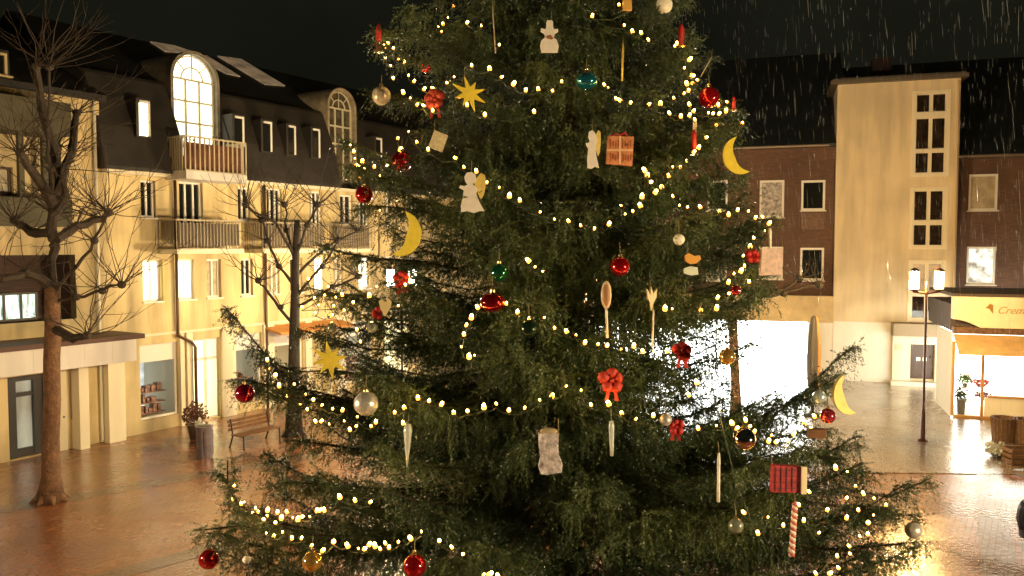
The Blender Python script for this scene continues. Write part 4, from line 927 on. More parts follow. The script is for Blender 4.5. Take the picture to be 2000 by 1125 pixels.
m = MB(); m.tube([(TX, TY, 0), (TX, TY, 1), (TX + .02, TY, 4), (TX, TY, 8), (TX, TY, 12.5)], [.26, .21, .17, .10, .02], 12); m.build('trunk', mat('spruce_bark', (.09, .055, .035), .9, noise=.5, nscale=8, bump=.8), tree, smooth=True)
wood.build('boughs', mat('spruce_twig_bark', (.045, .03, .018), .9), tree)['kind'] = 'stuff'
V = np.concatenate(needle_v).astype(np.float32); Cc = np.concatenate(needle_c).astype(np.float32)
V -= np.array([TX, TY, 0], np.float32); nv = len(V); nt_ = nv // 3
print('needles', nt_)
me = bpy.data.meshes.new('crown'); me.vertices.add(nv); me.vertices.foreach_set('co', V.ravel())
me.loops.add(nv); me.loops.foreach_set('vertex_index', np.arange(nv, dtype=np.int32))
me.polygons.add(nt_); me.polygons.foreach_set('loop_start', np.arange(0, nv, 3, dtype=np.int32)); me.polygons.foreach_set('loop_total', np.full(nt_, 3, np.int32))
at_ = me.attributes.new('tint', 'FLOAT', 'POINT'); at_.data.foreach_set('value', Cc)
me.update(calc_edges=True)
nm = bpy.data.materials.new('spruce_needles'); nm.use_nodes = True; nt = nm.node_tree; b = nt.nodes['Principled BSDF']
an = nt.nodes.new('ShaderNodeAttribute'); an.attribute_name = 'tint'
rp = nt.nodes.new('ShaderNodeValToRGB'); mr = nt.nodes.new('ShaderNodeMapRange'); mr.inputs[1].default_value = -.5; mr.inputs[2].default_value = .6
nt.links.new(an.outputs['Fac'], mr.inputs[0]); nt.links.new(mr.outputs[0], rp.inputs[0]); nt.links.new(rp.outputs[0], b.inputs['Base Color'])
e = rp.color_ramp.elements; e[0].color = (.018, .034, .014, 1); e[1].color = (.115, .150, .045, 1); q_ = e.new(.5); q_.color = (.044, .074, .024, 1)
b.inputs['Roughness'].default_value = .42; b.inputs['Specular IOR Level'].default_value = .5
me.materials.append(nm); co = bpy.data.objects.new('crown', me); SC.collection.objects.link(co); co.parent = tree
# ------------------------------------------------------------------ ornaments
GOLDM = mat('ornament_cap', (.7, .55, .25), .25, metal=1.0)
THREAD = mat('ornament_thread', (.25, .2, .1), .7)
def gloss(n, c, r_=.12, metal=.75, **k): return mat(n, c, r_, metal=metal, coat=.6, **k)
REDB = gloss('red_glass', (.55, .010, .018)); MAGB = gloss('magenta_glass', (.42, .008, .05)); DREDB = gloss('dark_red_glass', (.28, .006, .01))
GRNB = gloss('green_glass', (.02, .16, .06)); TEALB = gloss('teal_glass', (.02, .22, .30)); GOLDB = gloss('gold_glass', (.75, .45, .10)); SILVB = gloss('silver_mirror', (.75, .72, .66), .06, 1.0)
SILVP = mat('frosted_silver', (.62, .60, .55), .35, metal=.5, noise=.35, nscale=40); PEARL = mat('pearl', (.62, .52, .36), .3, metal=.3, noise=.35, nscale=30); WHITEB = mat('white_matt_ball', (.8, .78, .66), .5, noise=.15, nscale=20)
CLEAR = mat('smoky_glass_ball', (.35, .38, .30), .08, metal=.6); PINKB = gloss('pink_red_glass', (.55, .05, .07), .15)
YEL = mat('yellow_felt', (.72, .58, .04), .7, noise=.12, nscale=20, bump=.3); YEL2 = mat('pale_yellow_felt', (.80, .66, .22), .7, noise=.12, nscale=20)
WHT = mat('white_painted_wood', (.72, .68, .62), .6, noise=.08, nscale=20); WING = mat('gold_wing', (.75, .60, .18), .4, noise=.15, nscale=30)
def thread(t, P, h=.10):
    m = MB(); m.tube([P, P + Vector((0, .01, h * .5)), P + Vector((0, .04, h))], .0022, 4); m.build('hanging_thread', THREAD, t)
def bauble(px, py, rp, m_, label, sq=1.0, k=1.03):
    P = on_tree(px, py, k, .45 if px < 720 or px > 1380 else .09); r_ = rp * P.y / 1600
    t = thing('bauble', label, 'bauble', P, 'round baubles on the Christmas tree')
    m = MB(); m.ell(P, (r_, r_, r_ * sq), 24, 16); m.build('ball', m_, t, smooth=True)
    m = MB(); m.lathe([(r_ * .22, 0), (r_ * .22, r_ * .22), (r_ * .12, r_ * .26)], P + Vector((0, 0, r_ * sq * .95)), 10); m.tube([P + Vector((r_ * .1 * math.cos(a), 0, r_ * (sq * .95 + .32) + r_ * .1 * math.sin(a))) for a in np.linspace(0, 6.28, 9)], r_ * .025, 4); m.build('cap', GOLDM, t)
    thread(t, P + Vector((0, 0, r_ * (sq + .35))), .09); return t
for a in [
    (832, 130, 12, REDB, 'small red glass bauble high on the left, under the dark sky'),
    (745, 187, 18, PEARL, 'champagne coloured bauble below the red candle at the upper left tip'),
    (785, 315, 20, REDB, 'shiny red bauble beside the bulbs left of the cream parcel'),
    (711, 380, 17, REDB, 'red bauble against the cream facade at the left edge of the tree'),
    (478, 768, 19, MAGB, 'magenta glass bauble hanging free in front of the shop window'),
    (715, 788, 24, SILVP, 'large frosted silver bauble above the left light chain'),
    (1385, 190, 20, REDB, 'large red bauble among bulbs at the upper right edge'),
    (1297, 10, 16, WHITEB, 'white matt ball at the very top of the view'),
    (1211, 520, 19, REDB, 'bright red bauble above the wooden spoon'),
    (975, 532, 18, GRNB, 'dark green bauble just above the dark red one'),
    (1033, 642, 18, mat('black_green_glass', (.012, .03, .015), .2, metal=.5), 'blackish green bauble under the middle light chain'),
    (1326, 468, 11, WHITEB, 'small cream ball above the orange bird ornament'),
    (1420, 697, 16, GOLDB, 'gold bauble in front of the bare tree trunk and bright shop'),
    (1453, 858, 23, SILVB, 'mirror silver bauble ringed by bulbs over the lower right light chain'),
    (1617, 812, 15, PINKB, 'pinkish red bauble beside the pale moon on the right'),
    (408, 1092, 20, REDB, 'red bauble at the lower left corner branch'),
    (610, 1097, 20, GOLDB, 'gold bauble at the bottom left below the light chain'),
    (810, 1105, 23, REDB, 'large red bauble at the bottom, right of the gold one'),
    (1784, 1036, 16, SILVP, 'frosted silver bauble on the lowest right branch over orange paving'),
    (1437, 1027, 15, CLEAR, 'smoky glass bauble deep in the lower right boughs'),
    (727, 640, 11, CLEAR, 'small smoky glass bauble above the lower yellow star'),
    (1437, 567, 10, PINKB, 'small pinkish bauble among the bulbs on the right edge'),
    (1600, 775, 13, mat('ice_blue_ball', (.5, .62, .68), .2, metal=.5), 'ice blue bauble between the pale moon and the light chain'),
    (482, 1093, 8, WHITEB, 'tiny white ball between the two bottom left baubles'),
    (1300, 820, 12, SILVP, 'small silver bauble on the right part of the lower light chain'),
    (648, 640, 10, CLEAR, 'tiny smoky bauble at the left over the yellow star'),
]: bauble(*a)
bauble(1146, 158, 21, TEALB, 'blue glass bauble on the upper light chain', .8)
bauble(962, 590, 25, DREDB, 'large dark red bauble at the top of the middle light chain', .8)

def flat(px, py, outline, scale, depth, m_, name, label, cat, rot=0.0, k=1.05, part='body', group=None, yaw=0.0, push=.15, hang=.1):
    """solid cut-out shape; outline in photo pixels around (px, py), y up"""
    P = on_tree(px, py, k, push + (.60 if px > 1400 else .35 if px < 800 else 0)); q = P.y / 1600 * scale; c, s = math.cos(rot), math.sin(rot); yaw = yaw or .4 * math.sin(px * 1.7); cyw, syw = math.cos(yaw), math.sin(yaw); depth = max(depth, .028) if name != 'parcel_ornament' else depth
    t = thing(name, label, cat, P, group)
    m = MB(); poly = [((x * c - y * s) * q, (x * s + y * c) * q) for x, y in outline]
    m.prism(poly, -depth / 2, depth / 2); m.v = [(P.x + x * cyw - y * syw, P.y + x * syw + y * cyw, P.z + z) for x, y, z in m.v]
    m.build(part, m_, t, bevel=.002)
    top = max(poly, key=lambda p: p[1])
    thread(t, P + Vector((top[0], 0, top[1])), hang); return t, P, q
def star(n, R0, r0, ph): return [((R0 * w_ if i % 2 == 0 else r0) * math.cos(ph + math.pi * i / n), (R0 * w_ if i % 2 == 0 else r0) * math.sin(ph + math.pi * i / n)) for i, w_ in ((i, 1 + .18 * math.sin(i * 2.3)) for i in range(2 * n))]
flat(917, 183, star(8, 32, 13, .3), 1, .02, YEL, 'star_ornament', 'yellow eight pointed star near the top left of the tree', 'star')
flat(644, 703, star(8, 36, 15, .15), 1, .02, YEL, 'star_ornament', 'yellow eight pointed star on the lower left side', 'star')
def moon(Ro, th0, th1, w_):
    out = [(Ro * math.cos(a), Ro * math.sin(a)) for a in np.linspace(R(th0), R(th1), 22)]
    inn = [((Ro - w_ * math.sin(math.pi * i / 21) ** .8) * math.cos(a), (Ro - w_ * math.sin(math.pi * i / 21) ** .8) * math.sin(a)) for i, a in enumerate(np.linspace(R(th1), R(th0), 22))][1:-1]
    return [(x * .95, y) for x, y in out + inn]
flat(782, 456, moon(44, -112, 75, 30), 1, .02, YEL, 'moon_ornament', 'bright yellow crescent moon opening left, under the angel', 'moon')
flat(1447, 303, moon(37, 105, 300, 24), 1, .02, YEL, 'moon_ornament', 'yellow crescent moon opening right beside the brick house', 'moon')
flat(1660, 768, moon(42, 115, 290, 26), 1, .02, YEL2, 'moon_ornament', 'pale yellow crescent moon at the right tip before the white wall', 'moon')
# angels: wooden silhouettes with a golden wing
ang = [(-20, -38), (-8, -36), (4, -40), (16, -36), (25, -36), (16, -20), (9, -2), (13, 6), (6, 13), (2, 16), (9, 23), (8, 34), (0, 40), (-9, 38), (-14, 30), (-12, 21), (-8, 15), (-14, 12), (-22, 14), (-24, 9), (-15, 4), (-17, -10), (-21, -26)]
wing_ = [(-2, 22), (12, 38), (20, 34), (22, 18), (18, -4), (12, -14), (4, 2)]
t, P, q = flat(921, 376, ang, 1, .018, WHT, 'angel_ornament', 'white angel with golden wing above the yellow moon', 'angel', yaw=1e-6)
m = MB(); m.prism([(P.x + (x + 6) * q, P.z + z * q) for x, z in wing_], P.y + .015, P.y + .026); m.build('wing', WING, t)
ang2 = [(-8, -36), (0, -37), (6, -33), (14, -36), (8, -10), (7, 6), (10, 16), (7, 30), (1, 37), (-6, 34), (-7, 24), (-4, 16), (-8, 12), (-12, 12), (-10, 6), (-7, 2), (-9, -20)]
t, P, q = flat(1156, 292, ang2, 1, .018, WHT, 'angel_ornament', 'narrow white angel seen edge on, beside the orange parcel', 'angel', yaw=1e-6)
m = MB(); m.prism([(P.x + (x * .55 + 6) * q, P.z + z * q) for x, z in wing_], P.y + .015, P.y + .026); m.build('wing', WING, t)
sno = [(-15, -30), (16, -30), (18, -18), (14, -6), (8, -2), (11, 6), (17, 10), (16, 15), (9, 14), (7, 18), (7, 28), (4, 31), (-4, 31), (-6, 27), (-6, 18), (-8, 14), (-16, 16), (-17, 10), (-10, 6), (-8, -1), (-16, -8), (-18, -18)]
t, P, q = flat(1073, 72, sno, 1, .018, WHT, 'snowman_ornament', 'white snowman cut-out at the top centre of the tree', 'snowman', yaw=1e-6)
m = MB(); m.prism([(P.x + x * q, P.z + z * q) for x, z in [(-6, 0), (2, 3), (8, -4), (4, -6), (-5, -4)]], P.y - .021, P.y - .0135); m.build('scarf', mat('brown_scarf', (.3, .12, .05), .7), t)
flat(855, 275, [(-18, -12), (8, -22), (20, 10), (-6, 20)], 1, .05, mat('cream_parcel', (.55, .48, .30), .6, noise=.4, nscale=40), 'parcel_ornament', 'small cream wrapped parcel hanging tilted near the upper left bulbs', 'parcel', yaw=1e-6)
t, P, q = flat(1210, 294, [(-26, -26), (24, -30), (27, 26), (-24, 28)], 1, .05, mat('orange_parcel', (.60, .24, .10), .5, noise=.3, nscale=30), 'parcel_ornament', 'square orange parcel with brown patterned panels beside the narrow angel', 'parcel', yaw=1e-6)
pan = mat('brown_print', (.34, .08, .03), .6)
m = MB(); yy = P.y - .0265
for cx, cz in ((-11, 13), (12, 12), (-11, -12), (13, -14)):
    for j in range(4): x = P.x + (cx - 8 + j * 5) * q; m.box(x, x + 2.2 * q, yy - .002, yy, P.z + (cz - 8 + (j % 2) * 3) * q, P.z + (cz + 7 - (j % 3) * 2) * q)
m.build('printed_pattern', pan, t)
m = MB(); m.box(P.x - 1.6 * q, P.x + 1.6 * q, yy - .0035, yy - .0021, P.z - 27 * q, P.z + 27 * q); m.box(P.x - 25 * q, P.x + 25 * q, yy - .0055, yy - .0037, P.z - 1.5 * q, P.z + 1.5 * q); m.build('ribbon', mat('tan_ribbon', (.75, .50, .28), .5), t)
m = MB(); m.tube([P + Vector((-14 * q, 0, 27 * q)), P + Vector((-8 * q, -.01, 33 * q)), P + Vector((0, 0, 29 * q)), P + Vector((9 * q, -.01, 34 * q)), P + Vector((15 * q, 0, 28 * q))], 2.6 * q, 6); m.build('bow', RED, t)
t, P, q = flat(1535, 934, [(-30, -26), (26, -27), (30, 24), (-28, 28)], 1, .06, mat('red_plaid_cloth', (.40, .03, .035), .7, noise=.5, nscale=25), 'parcel_ornament', 'red plaid parcel with a cream ribbon on the lower right', 'parcel', yaw=1e-6)
m = MB(); m.box(P.x + 27 * q, P.x + 37 * q, P.y - .05, P.y - .02, P.z - 28 * q, P.z + 26 * q); m.build('ribbon', mat('cream_ribbon', (.78, .68, .45), .5), t)
m = MB()
for j in range(5): x = P.x + (-24 + j * 11) * q; m.box(x, x + 1.5 * q, P.y - .034, P.y - .031, P.z - 24 * q, P.z + 24 * q)
for j in range(4): z_ = P.z + (-18 + j * 12) * q; m.box(P.x - 27 * q, P.x + 25 * q, P.y - .037, P.y - .0345, z_, z_ + 1.5 * q)
m.build('check_pattern', mat('dark_check', (.12, .02, .03), .7), t)
t, P, q = flat(1506, 512, [(-22, -26), (20, -24), (22, 28), (-20, 26)], 1, .04, mat('pale_pink_parcel', (.72, .52, .44), .6, noise=.3, nscale=30), 'parcel_ornament', 'pale pink square parcel hanging in front of the brick house', 'parcel', yaw=1e-6)
t, P, q = flat(1073, 882, [(-17, -43), (-4, -45), (8, -42), (24, -40), (26, -25), (19, -8), (17, 12), (18, 38), (-22, 38), (-21, 10), (-18, -12), (-22, -30)], 1, .06, mat('silver_foil_sack', (.72, .66, .68), .35, metal=.15, noise=.6, nscale=22, bump=1.0, bscale=18), 'sack_ornament', 'crumpled silver foil sack hanging at the lower middle of the tree', 'sack', yaw=1e-6)
m = MB(); m.ell(P + Vector((-1 * q, 0, 41 * q)), (18 * q, .03, 7 * q), 12, 6); m.build('sack_top', mat('tan_sack_top', (.42, .33, .18), .7), t, smooth=True)
# ribbons, bows and fabric flowers
def bow(px, py, s_, label, m_=RED, tails=True, name='bow_ornament'):
    P = on_tree(px, py, 1.03, .08); q = P.y / 1600 * s_
    t = thing(name, label, 'bow', P, 'red fabric bows on the Christmas tree')
    rs = random.Random(int(px * 7 + py))
    for k in range(5):
        a = k * 1.257 + rs.uniform(-.3, .3) + .4; L = rs.uniform(18, 26); d = Vector((math.cos(a), 0, math.sin(a))); n = Vector((-d.z, 0, d.x)); m = MB(); m.smooth = True
        rows = []
        for i, (u, w_) in enumerate(((0, 3), (.35, 9), (.7, 11), (1, 4))):
            rows += [P + (d * u * L + n * w_) * q + Vector((0, -.03 * math.sin(u * 2.6), 0)), P + (d * u * L) * q + Vector((0, -.05 * math.sin(u * 2.6) - .004, 0)), P + (d * u * L - n * w_) * q + Vector((0, -.03 * math.sin(u * 2.6), 0))]
        m.add(rows, [(i * 3 + j, i * 3 + j + 1, i * 3 + j + 4, i * 3 + j + 3) for i in range(3) for j in range(2)])
        o = m.build('loop', m_, t); so = o.modifiers.new('thick', 'SOLIDIFY'); so.thickness = .004
    if tails:
        for k in (-1, 1):
            m = MB(); m.hexa([P + Vector((k * 2 * q - .008, .01, 0)), P + Vector((k * 2 * q + .008, .01, 0)), P + Vector((k * 2 * q + .008, .015, 0)), P + Vector((k * 2 * q - .008, .015, 0))] + [P + Vector((k * 9 * q + dx, dy, -36 * q)) for dx, dy in ((-.015, .0), (.015, .0), (.015, .005), (-.015, .005))]); m.build('tail', m_, t)
    m = MB(); m.ell(P + Vector((0, -.03, 0)), 4 * q, 8, 6); m.build('knot', m_, t, smooth=True); return t
bow(1195, 742, 1.15, 'large red fabric flower bow above the lower light chain', mat('bright_red_cloth', (.55, .04, .02), .6, noise=.3, nscale=30))
bow(1333, 685, .95, 'red bow at the right end of the middle light chain')
bow(850, 195, .95, 'red bow left of the upper yellow star', mat('rust_red_cloth', (.45, .05, .025), .6))
bow(1320, 832, .8, 'dull red bow near the small silver bauble')
bow(785, 545, .8, 'red bow lit by bulbs at the left before the bright windows')
bow(1470, 500, .7, 'red bow beside the pale pink parcel', tails=False)
bow(738, 610, .6, 'small red bow in the shaded left boughs', tails=False)
def stick(px0, py0, px1, py1, r_, m_, label, name, cat, n=8, tip=1.0, parts=None, group=None):
    P0 = on_tree(px0, py0, 1.05, .08); P1 = atY(px1, py1, P0.y + .01); t = thing(name, label, cat, P0, group)
    m = MB(); m.tube([P0, P0.lerp(P1, .15), P0.lerp(P1, .6), P1], [r_ * .7, r_, r_ * (1 + tip) / 2, r_ * tip], n); m.build('rod' if name != 'icicle_ornament' else 'icicle', m_, t, smooth=True); thread(t, P0, .08); return t, P0, P1
WST = mat('white_stick', (.72, .68, .56), .5)
stick(962, 16, 968, 104, .007, mat('grey_stick', (.35, .30, .2), .6), 'thin grey rod hanging at the top left of the tree', 'hanging_rod', 'rod')
stick(1217, 84, 1215, 158, .010, mat('golden_stick', (.55, .40, .08), .4, metal=.3), 'thin golden rod right of the blue bauble', 'hanging_rod', 'rod')
stick(740, 412, 740, 500, .008, mat('tan_stick', (.4, .28, .15), .6), 'thin tan rod left of the big yellow moon', 'hanging_rod', 'rod')
stick(1404, 885, 1403, 980, .013, WST, 'slim white rod below the mirror silver bauble', 'hanging_rod', 'rod')
stick(1276, 605, 1274, 678, .009, WST, 'slim pale rod under the cream tulip', 'hanging_rod', 'rod')
stick(1390, 112, 1368, 150, .006, mat('grey_stick'), 'short slanted grey rod on the upper right edge', 'hanging_rod', 'rod')
ICE = mat('milky_icicle', (.66, .72, .66), .15, metal=.2, coat=.5)
stick(797, 828, 795, 912, .036, ICE, 'long milky icicle with pointed tip on the lower left', 'icicle_ornament', 'icicle', 10, .12)
stick(1194, 822, 1195, 890, .022, ICE, 'short milky icicle under the large red bow', 'icicle_ornament', 'icicle', 10, .6)
stick(1503, 446, 1505, 496, .022, WST, 'small white paddle hanging above the pale pink parcel', 'hanging_rod', 'rod', 8, .4)
t, P0, P1 = stick(1184, 600, 1186, 660, .011, WST, 'wooden spoon with brown bowl hanging under the bright red bauble', 'wooden_spoon', 'spoon')
q = P0.y / 1600; m = MB(); c_ = P0 + Vector((0, 0, 24 * q)); m.ell(c_, (10.5 * q, .018, 28 * q), 16, 10); m.build('bowl', mat('spoon_wood', (.62, .46, .28), .5), t, smooth=True)
m = MB(); m.ell(c_ - Vector((0, .008, 0)), (7.5 * q, .016, 22 * q), 16, 10); m.build('bowl_face', mat('spoon_bowl_brown', (.34, .17, .07), .5), t, smooth=True)
# twisted red and white candy stick
P0 = on_tree(1553, 982, 1.05, .08); P1 = atY(1546, 1086, P0.y); t = thing('candy_stick', 'twisted red and white candy stick below the plaid parcel', 'candy stick', P0)
for ph, mm, nm_ in ((0, mat('candy_white', (.75, .66, .6), .4), 'white_strand'), (math.pi, mat('candy_red', (.42, .10, .08), .4), 'red_strand')):
    m = MB(); m.tube([P0.lerp(P1, i / 60) + Vector((.013 * math.cos(ph + i * .9), .013 * math.sin(ph + i * .9), 0)) for i in range(61)], .014, 6); m.build(nm_, mm, t, smooth=True)
thread(t, P0)
# red candles standing on the outer tips, tulips, heart, bird
def candle(px, py, h, r_, label, m_=RED):
    P = on_tree(px, py, 1.0); q = P.y / 1600; t = thing('candle_ornament', label, 'candle', P, 'candles on the branch tips')
    m = MB(); m.tube([P, P + Vector((0, 0, h * q * .8)), P + Vector((0, 0, h * q))], [r_ * q, r_ * q, r_ * q * .35], 10); m.build('candle', m_, t, smooth=True)
    m = MB(); m.lathe([(r_ * q * 1.6, -.012), (r_ * q * 2.0, .004), (r_ * q * 1.0, .004)], P, 12); m.build('holder', GOLDM, t)
candle(740, 100, 52, 5.5, 'red candle at the upper left branch tip')
candle(1330, 92, 44, 6, 'red candle at the top right edge above the bulbs')
candle(1433, 215, 26, 3.5, 'small red candle at the outer upper right tip')
candle(1355, 300, 46, 5, 'red candle inside the bulbs on the right edge')
candle(1357, 262, 30, 4, 'pale candle above the red one on the right edge', mat('pale_candle', (.75, .62, .42), .5))
tul = [(-11, 14), (-4, 2), (-2, 18), (3, 4), (11, 14), (10, -4), (4, -14), (0, -30), (-3, -14), (-9, -6)]
flat(1272, 577, tul, 1, .02, mat('cream_tulip', (.72, .62, .36), .6), 'tulip_ornament', 'cream tulip cut-out right of the wooden spoon', 'tulip')
flat(752, 598, [(-12, 10), (-6, 14), (0, 8), (7, 14), (13, 8), (10, -4), (0, -20), (-9, -4)], 1, .02, mat('cream_heart', (.70, .58, .30), .6), 'heart_ornament', 'cream heart cut-out left of the shaded boughs', 'heart')
t, P, q = flat(1352, 506, [(-16, 6), (-8, 12), (4, 6), (14, 8), (17, 0), (8, -8), (-4, -10), (-14, -4)], 1, .03, mat('orange_bird', (.75, .38, .07), .5), 'bird_ornament', 'orange and white bird ornament on the right of the tree', 'bird', yaw=1e-6)
m = MB(); m.prism([(P.x + (x - 6) * q, P.z + z * q) for x, z in [(-10, -18), (2, -14), (16, -16), (18, -30), (4, -32), (-10, -28)]], P.y - .01, P.y + .01); m.build('tail', mat('white_mint', (.65, .72, .62), .5), t)
flat(1225, 8, [(-9, -12), (9, -12), (8, 14), (-8, 14)], 1, .03, mat('gold_box', (.6, .35, .08), .4), 'box_ornament', 'tiny golden box at the very top edge right of the snowman', 'box')
flat(1595, 846, [(-17, -9), (17, -9), (17, 9), (-17, 9)], 1, .06, WOOD, 'box_ornament', 'small brown wooden box under the pinkish red bauble', 'box')

# ------------------------------------------------------------------ light strings
BULB = mat('warm_bulb', (1, .85, .6), .4, emit=(1.0, .55, .10), es=BULB_L)
BULB2 = mat('amber_bulb_base', (1, .6, .3), .4, emit=(1.0, .34, .03), es=4.0)
CORD = mat('light_cord', (.02, .04, .02), .5)
bm_ = MB(); bm_.ell((0, 0, 0), (.0115, .0115, .018), 8, 6); bm_.cur = 1; bm_.lathe([(.008, -.024), (.015, -.016), (.0155, -.006), (.0118, -.001)], (0, 0, 0), 8)
bulb_proto = bm_.build('bulb', [BULB, BULB2], None, smooth=True); bulb_mesh = bulb_proto.data; bpy.data.objects.remove(bulb_proto)
sm_ = MB(); sm_.lathe([(.009, -.036), (.009, -.017)], (0, 0, 0), 6); sp_o = sm_.build('socket', CORD, None); sock_mesh = sp_o.data; bpy.data.objects.remove(sp_o)
STR = {
 'light string across the top left of the tree': [(885, 10), (875, 34), (865, 46), (856, 52), (862, 62), (913, 43), (940, 50), (975, 87)],
 'light string from the upper left tip to the yellow star': [(750, 90), (758, 83), (768, 94), (753, 113), (763, 128), (768, 152), (778, 115), (790, 121), (798, 147), (809, 158), (829, 173), (845, 172), (873, 161), (887, 150), (921, 127), (956, 133), (980, 150), (1004, 162), (1027, 175), (1051, 173), (1079, 177), (1097, 159)],
 'short light string under the champagne bauble': [(787, 179), (801, 192), (815, 204), (827, 206), (845, 215), (897, 189), (912, 204), (947, 223), (1043, 217)],
 'light string right of the blue bauble': [(1180, 165), (1188, 171), (1203, 192), (1210, 195), (1232, 200), (1268, 203), (1290, 201), (1316, 191), (1336, 182), (1345, 176), (1341, 162), (1352, 162), (1362, 156), (1353, 147), (1337, 132), (1348, 115), (1318, 90), (1322, 84)],
 'light string around the large red bauble at the upper right': [(1307, 220), (1330, 226), (1347, 224), (1355, 216), (1357, 233), (1346, 203), (1384, 220), (1393, 221), (1405, 221), (1418, 215), (1403, 204), (1420, 199), (1399, 244), (1380, 268), (1450, 240)],
 'light string at the top edge right of the snowman': [(1209, 9), (1230, 15), (1157, 30), (1219, 49), (1235, 60), (1252, 63), (1266, 77)],
 'long light string dipping across the middle from the cream parcel to the right edge': [(777, 270), (782, 291), (798, 257), (814, 277), (836, 291), (889, 308), (906, 326), (930, 333), (951, 356), (975, 366), (995, 381), (1015, 390), (1055, 414), (1083, 428), (1110, 431), (1134, 440), (1161, 446), (1190, 436), (1221, 418), (1213, 401), (1236, 412), (1250, 400), (1254, 382), (1281, 374), (1292, 364), (1306, 342), (1314, 326), (1329, 326), (1341, 314), (1356, 296), (1365, 287)],
 'light string hanging down the right edge beside the brick house': [(1258, 331), (1265, 341), (1272, 355), (1314, 383), (1327, 401), (1343, 404), (1367, 403), (1405, 412), (1423, 418), (1441, 409), (1462, 412), (1476, 424), (1489, 423), (1503, 435), (1494, 451), (1472, 464), (1465, 480), (1452, 499), (1454, 519), (1434, 534), (1423, 550), (1463, 549), (1448, 528), (1424, 573), (1402, 580), (1400, 600), (1369, 605), (1313, 603), (1299, 601)],
 'light string bunched at the left tip before the pale arched dormer': [(684, 283), (691, 295), (693, 309), (708, 314), (696, 323), (702, 324), (712, 329), (688, 334), (703, 345), (731, 325), (742, 343), (756, 323), (721, 402), (742, 411)],
 'light string from the dark red bauble down to the red bow': [(927, 694), (916, 695), (901, 677), (906, 652), (911, 634), (921, 618), (932, 599), (971, 592), (989, 592), (1011, 608), (1033, 621), (1063, 620), (1083, 640), (1106, 646), (1125, 654), (1143, 668), (1168, 672), (1186, 674), (1213, 682), (1238, 674), (1255, 685), (1277, 685), (1303, 684), (1329, 681)],
 'light string swagged above the silver foil sack': [(771, 805), (789, 795), (787, 825), (816, 776), (838, 782), (863, 788), (886, 805), (913, 802), (945, 793), (969, 788), (994, 800), (1025, 796), (1054, 781), (1079, 772), (1106, 754), (1135, 762), (1154, 790), (1188, 787), (1214, 806), (1242, 818), (1276, 810), (1303, 821)],
 'light string around the mirror silver bauble on the lower right': [(1363, 835), (1399, 831), (1429, 825), (1440, 836), (1456, 819), (1465, 832), (1474, 842), (1507, 850), (1502, 860), (1517, 862), (1539, 860), (1551, 847), (1536, 871), (1572, 825), (1585, 838), (1601, 841), (1565, 815), (1590, 812)],
 'light string sloping from the left tip to the large frosted bauble': [(522, 702), (526, 720), (538, 732), (545, 752), (561, 773), (575, 750), (586, 788), (597, 770), (600, 799), (612, 780), (629, 791), (650, 798), (669, 800), (616, 822), (628, 822), (643, 828), (672, 822), (683, 838), (696, 832), (698, 814), (725, 832), (734, 823)],
 'light string scattered over the shaded left boughs before lit windows': [(602, 544), (614, 582), (623, 596), (616, 611), (647, 615), (656, 581), (652, 597), (672, 606), (697, 643), (704, 667), (634, 576), (706, 563), (721, 576), (778, 597), (792, 556), (801, 548), (769, 538), (771, 545), (590, 600), (641, 560), (668, 575), (690, 590), (736, 560)],
 'light string on the lowest left branch, upper run': [(457, 948), (454, 975), (471, 983), (477, 980), (499, 992), (504, 999), (493, 1001), (523, 995), (522, 1007), (515, 1014), (542, 999), (550, 1010), (538, 1020), (560, 999), (572, 1011), (582, 1013), (590, 1009), (605, 1009), (619, 996), (625, 996), (633, 995), (663, 969), (693, 976), (724, 980)],
 'light string along the bottom left between gold and red baubles': [(520, 1041), (535, 1046), (552, 1039), (570, 1050), (589, 1050), (609, 1065), (631, 1074), (652, 1057), (678, 1064), (700, 1071), (713, 1071), (722, 1062), (732, 1064), (742, 1071), (752, 1060), (760, 1068), (778, 1058), (801, 1050), (823, 1038), (858, 1055), (882, 1068), (904, 1082)],
 'light string dropping over the lower right branches': [(1632, 912), (1655, 921), (1671, 949), (1686, 963), (1707, 973), (1730, 986), (1706, 1006), (1696, 1020), (1695, 1042), (1679, 1047), (1658, 1066), (1660, 1081), (1635, 1085), (1637, 1108), (1622, 1119), (1593, 1119), (1676, 995), (1654, 1010), (1654, 972), (1616, 995), (1580, 960)],
 'short light string at the bottom edge under the tree middle': [(945, 1122), (958, 1120), (972, 1124)],
 'short light string deep in the boughs above the spoon': [(1031, 508), (1045, 521), (1060, 530)],
 'loose bulbs glinting in the dark lower right boughs': [(1345, 770), (1360, 745), (1390, 725), (1405, 800), (1480, 1040), (1500, 1010), (1452, 1000), (1530, 1025), (1570, 1015), (1600, 1040), (1560, 985)],
}
rb = random.Random(5)
for lab, pts in STR.items():
    W_ = [on_tree(x, y, 1.03, .09) for x, y in pts]
    t = thing('light_string', lab, 'fairy lights', W_[0], 'warm fairy light strings on the Christmas tree')
    m = MB(); off = Vector((0, .0, -.036))
    for a, b_ in zip(W_, W_[1:]):
        if (a - b_).length < 3: mid = a.lerp(b_, .5) + Vector((rb.uniform(-.01, .01), .02, -.012 - .06 * (a - b_).length)); m.tube([a + off, mid + off, b_ + off], .004, 4, False)
    m.build('cord', CORD, t)
    for P in W_:
        bo = bpy.data.objects.new('bulb', bulb_mesh); SC.collection.objects.link(bo); bo.parent = t; bo.location = P - t.location
        sc_ = rb.choice((.5, .65, .8, .95, 1.05, 1.25)); bo.scale = (sc_, sc_, sc_); bo.rotation_euler = (rb.gauss(0, .5), rb.gauss(0, .5), 0)
        so = bpy.data.objects.new('socket', sock_mesh); SC.collection.objects.link(so); so.parent = bo

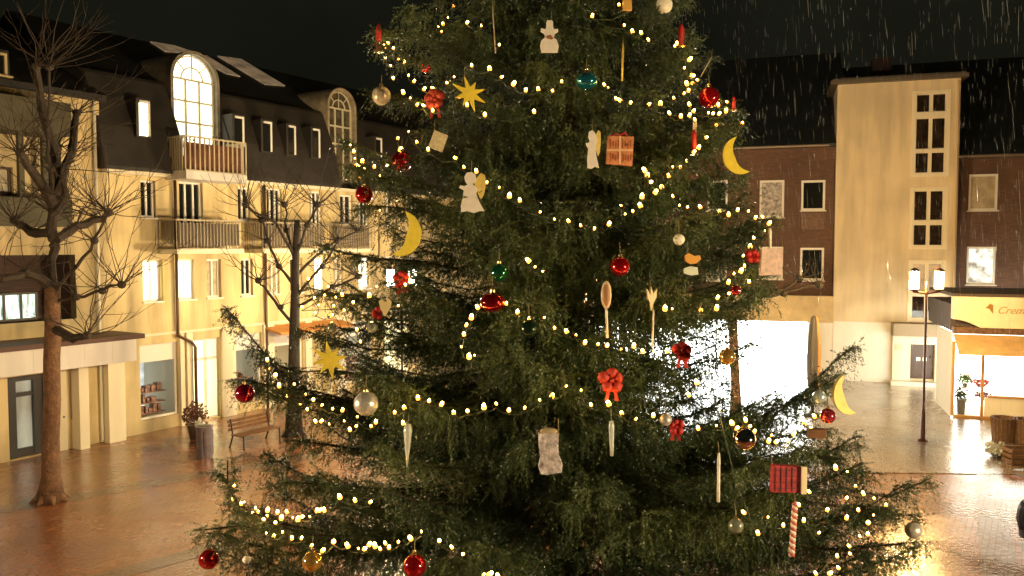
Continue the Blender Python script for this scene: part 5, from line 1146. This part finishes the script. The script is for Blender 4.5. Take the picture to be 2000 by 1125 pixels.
# ------------------------------------------------------------------ rain
def rain(n, x0, x1, y0, y1, z0, z1, seed):
    r_ = np.random.default_rng(seed); P = np.stack([r_.uniform(x0, x1, n), r_.uniform(y0, y1, n), r_.uniform(z0, z1, n)], 1); m = MB()
    for p in P:
        L = r_.uniform(.06, .26); d = Vector((r_.normal(.08, .03), 0, -1)).normalized(); p = Vector(p); w_ = r_.uniform(.0006, .0013)
        m.tube([p, p + d * L * .5, p + d * L], [w_ * .3, w_, w_ * .5], 3)
    return m
rm = mat('rain_water', (.5, .53, .55), .1, spec=1.0)
tag(rain(7000, 2.2, 15, 3.2, 20, 3, 13, 3).build('rain', rm), 'fine rain falling across the square', 'rain', kind='stuff')
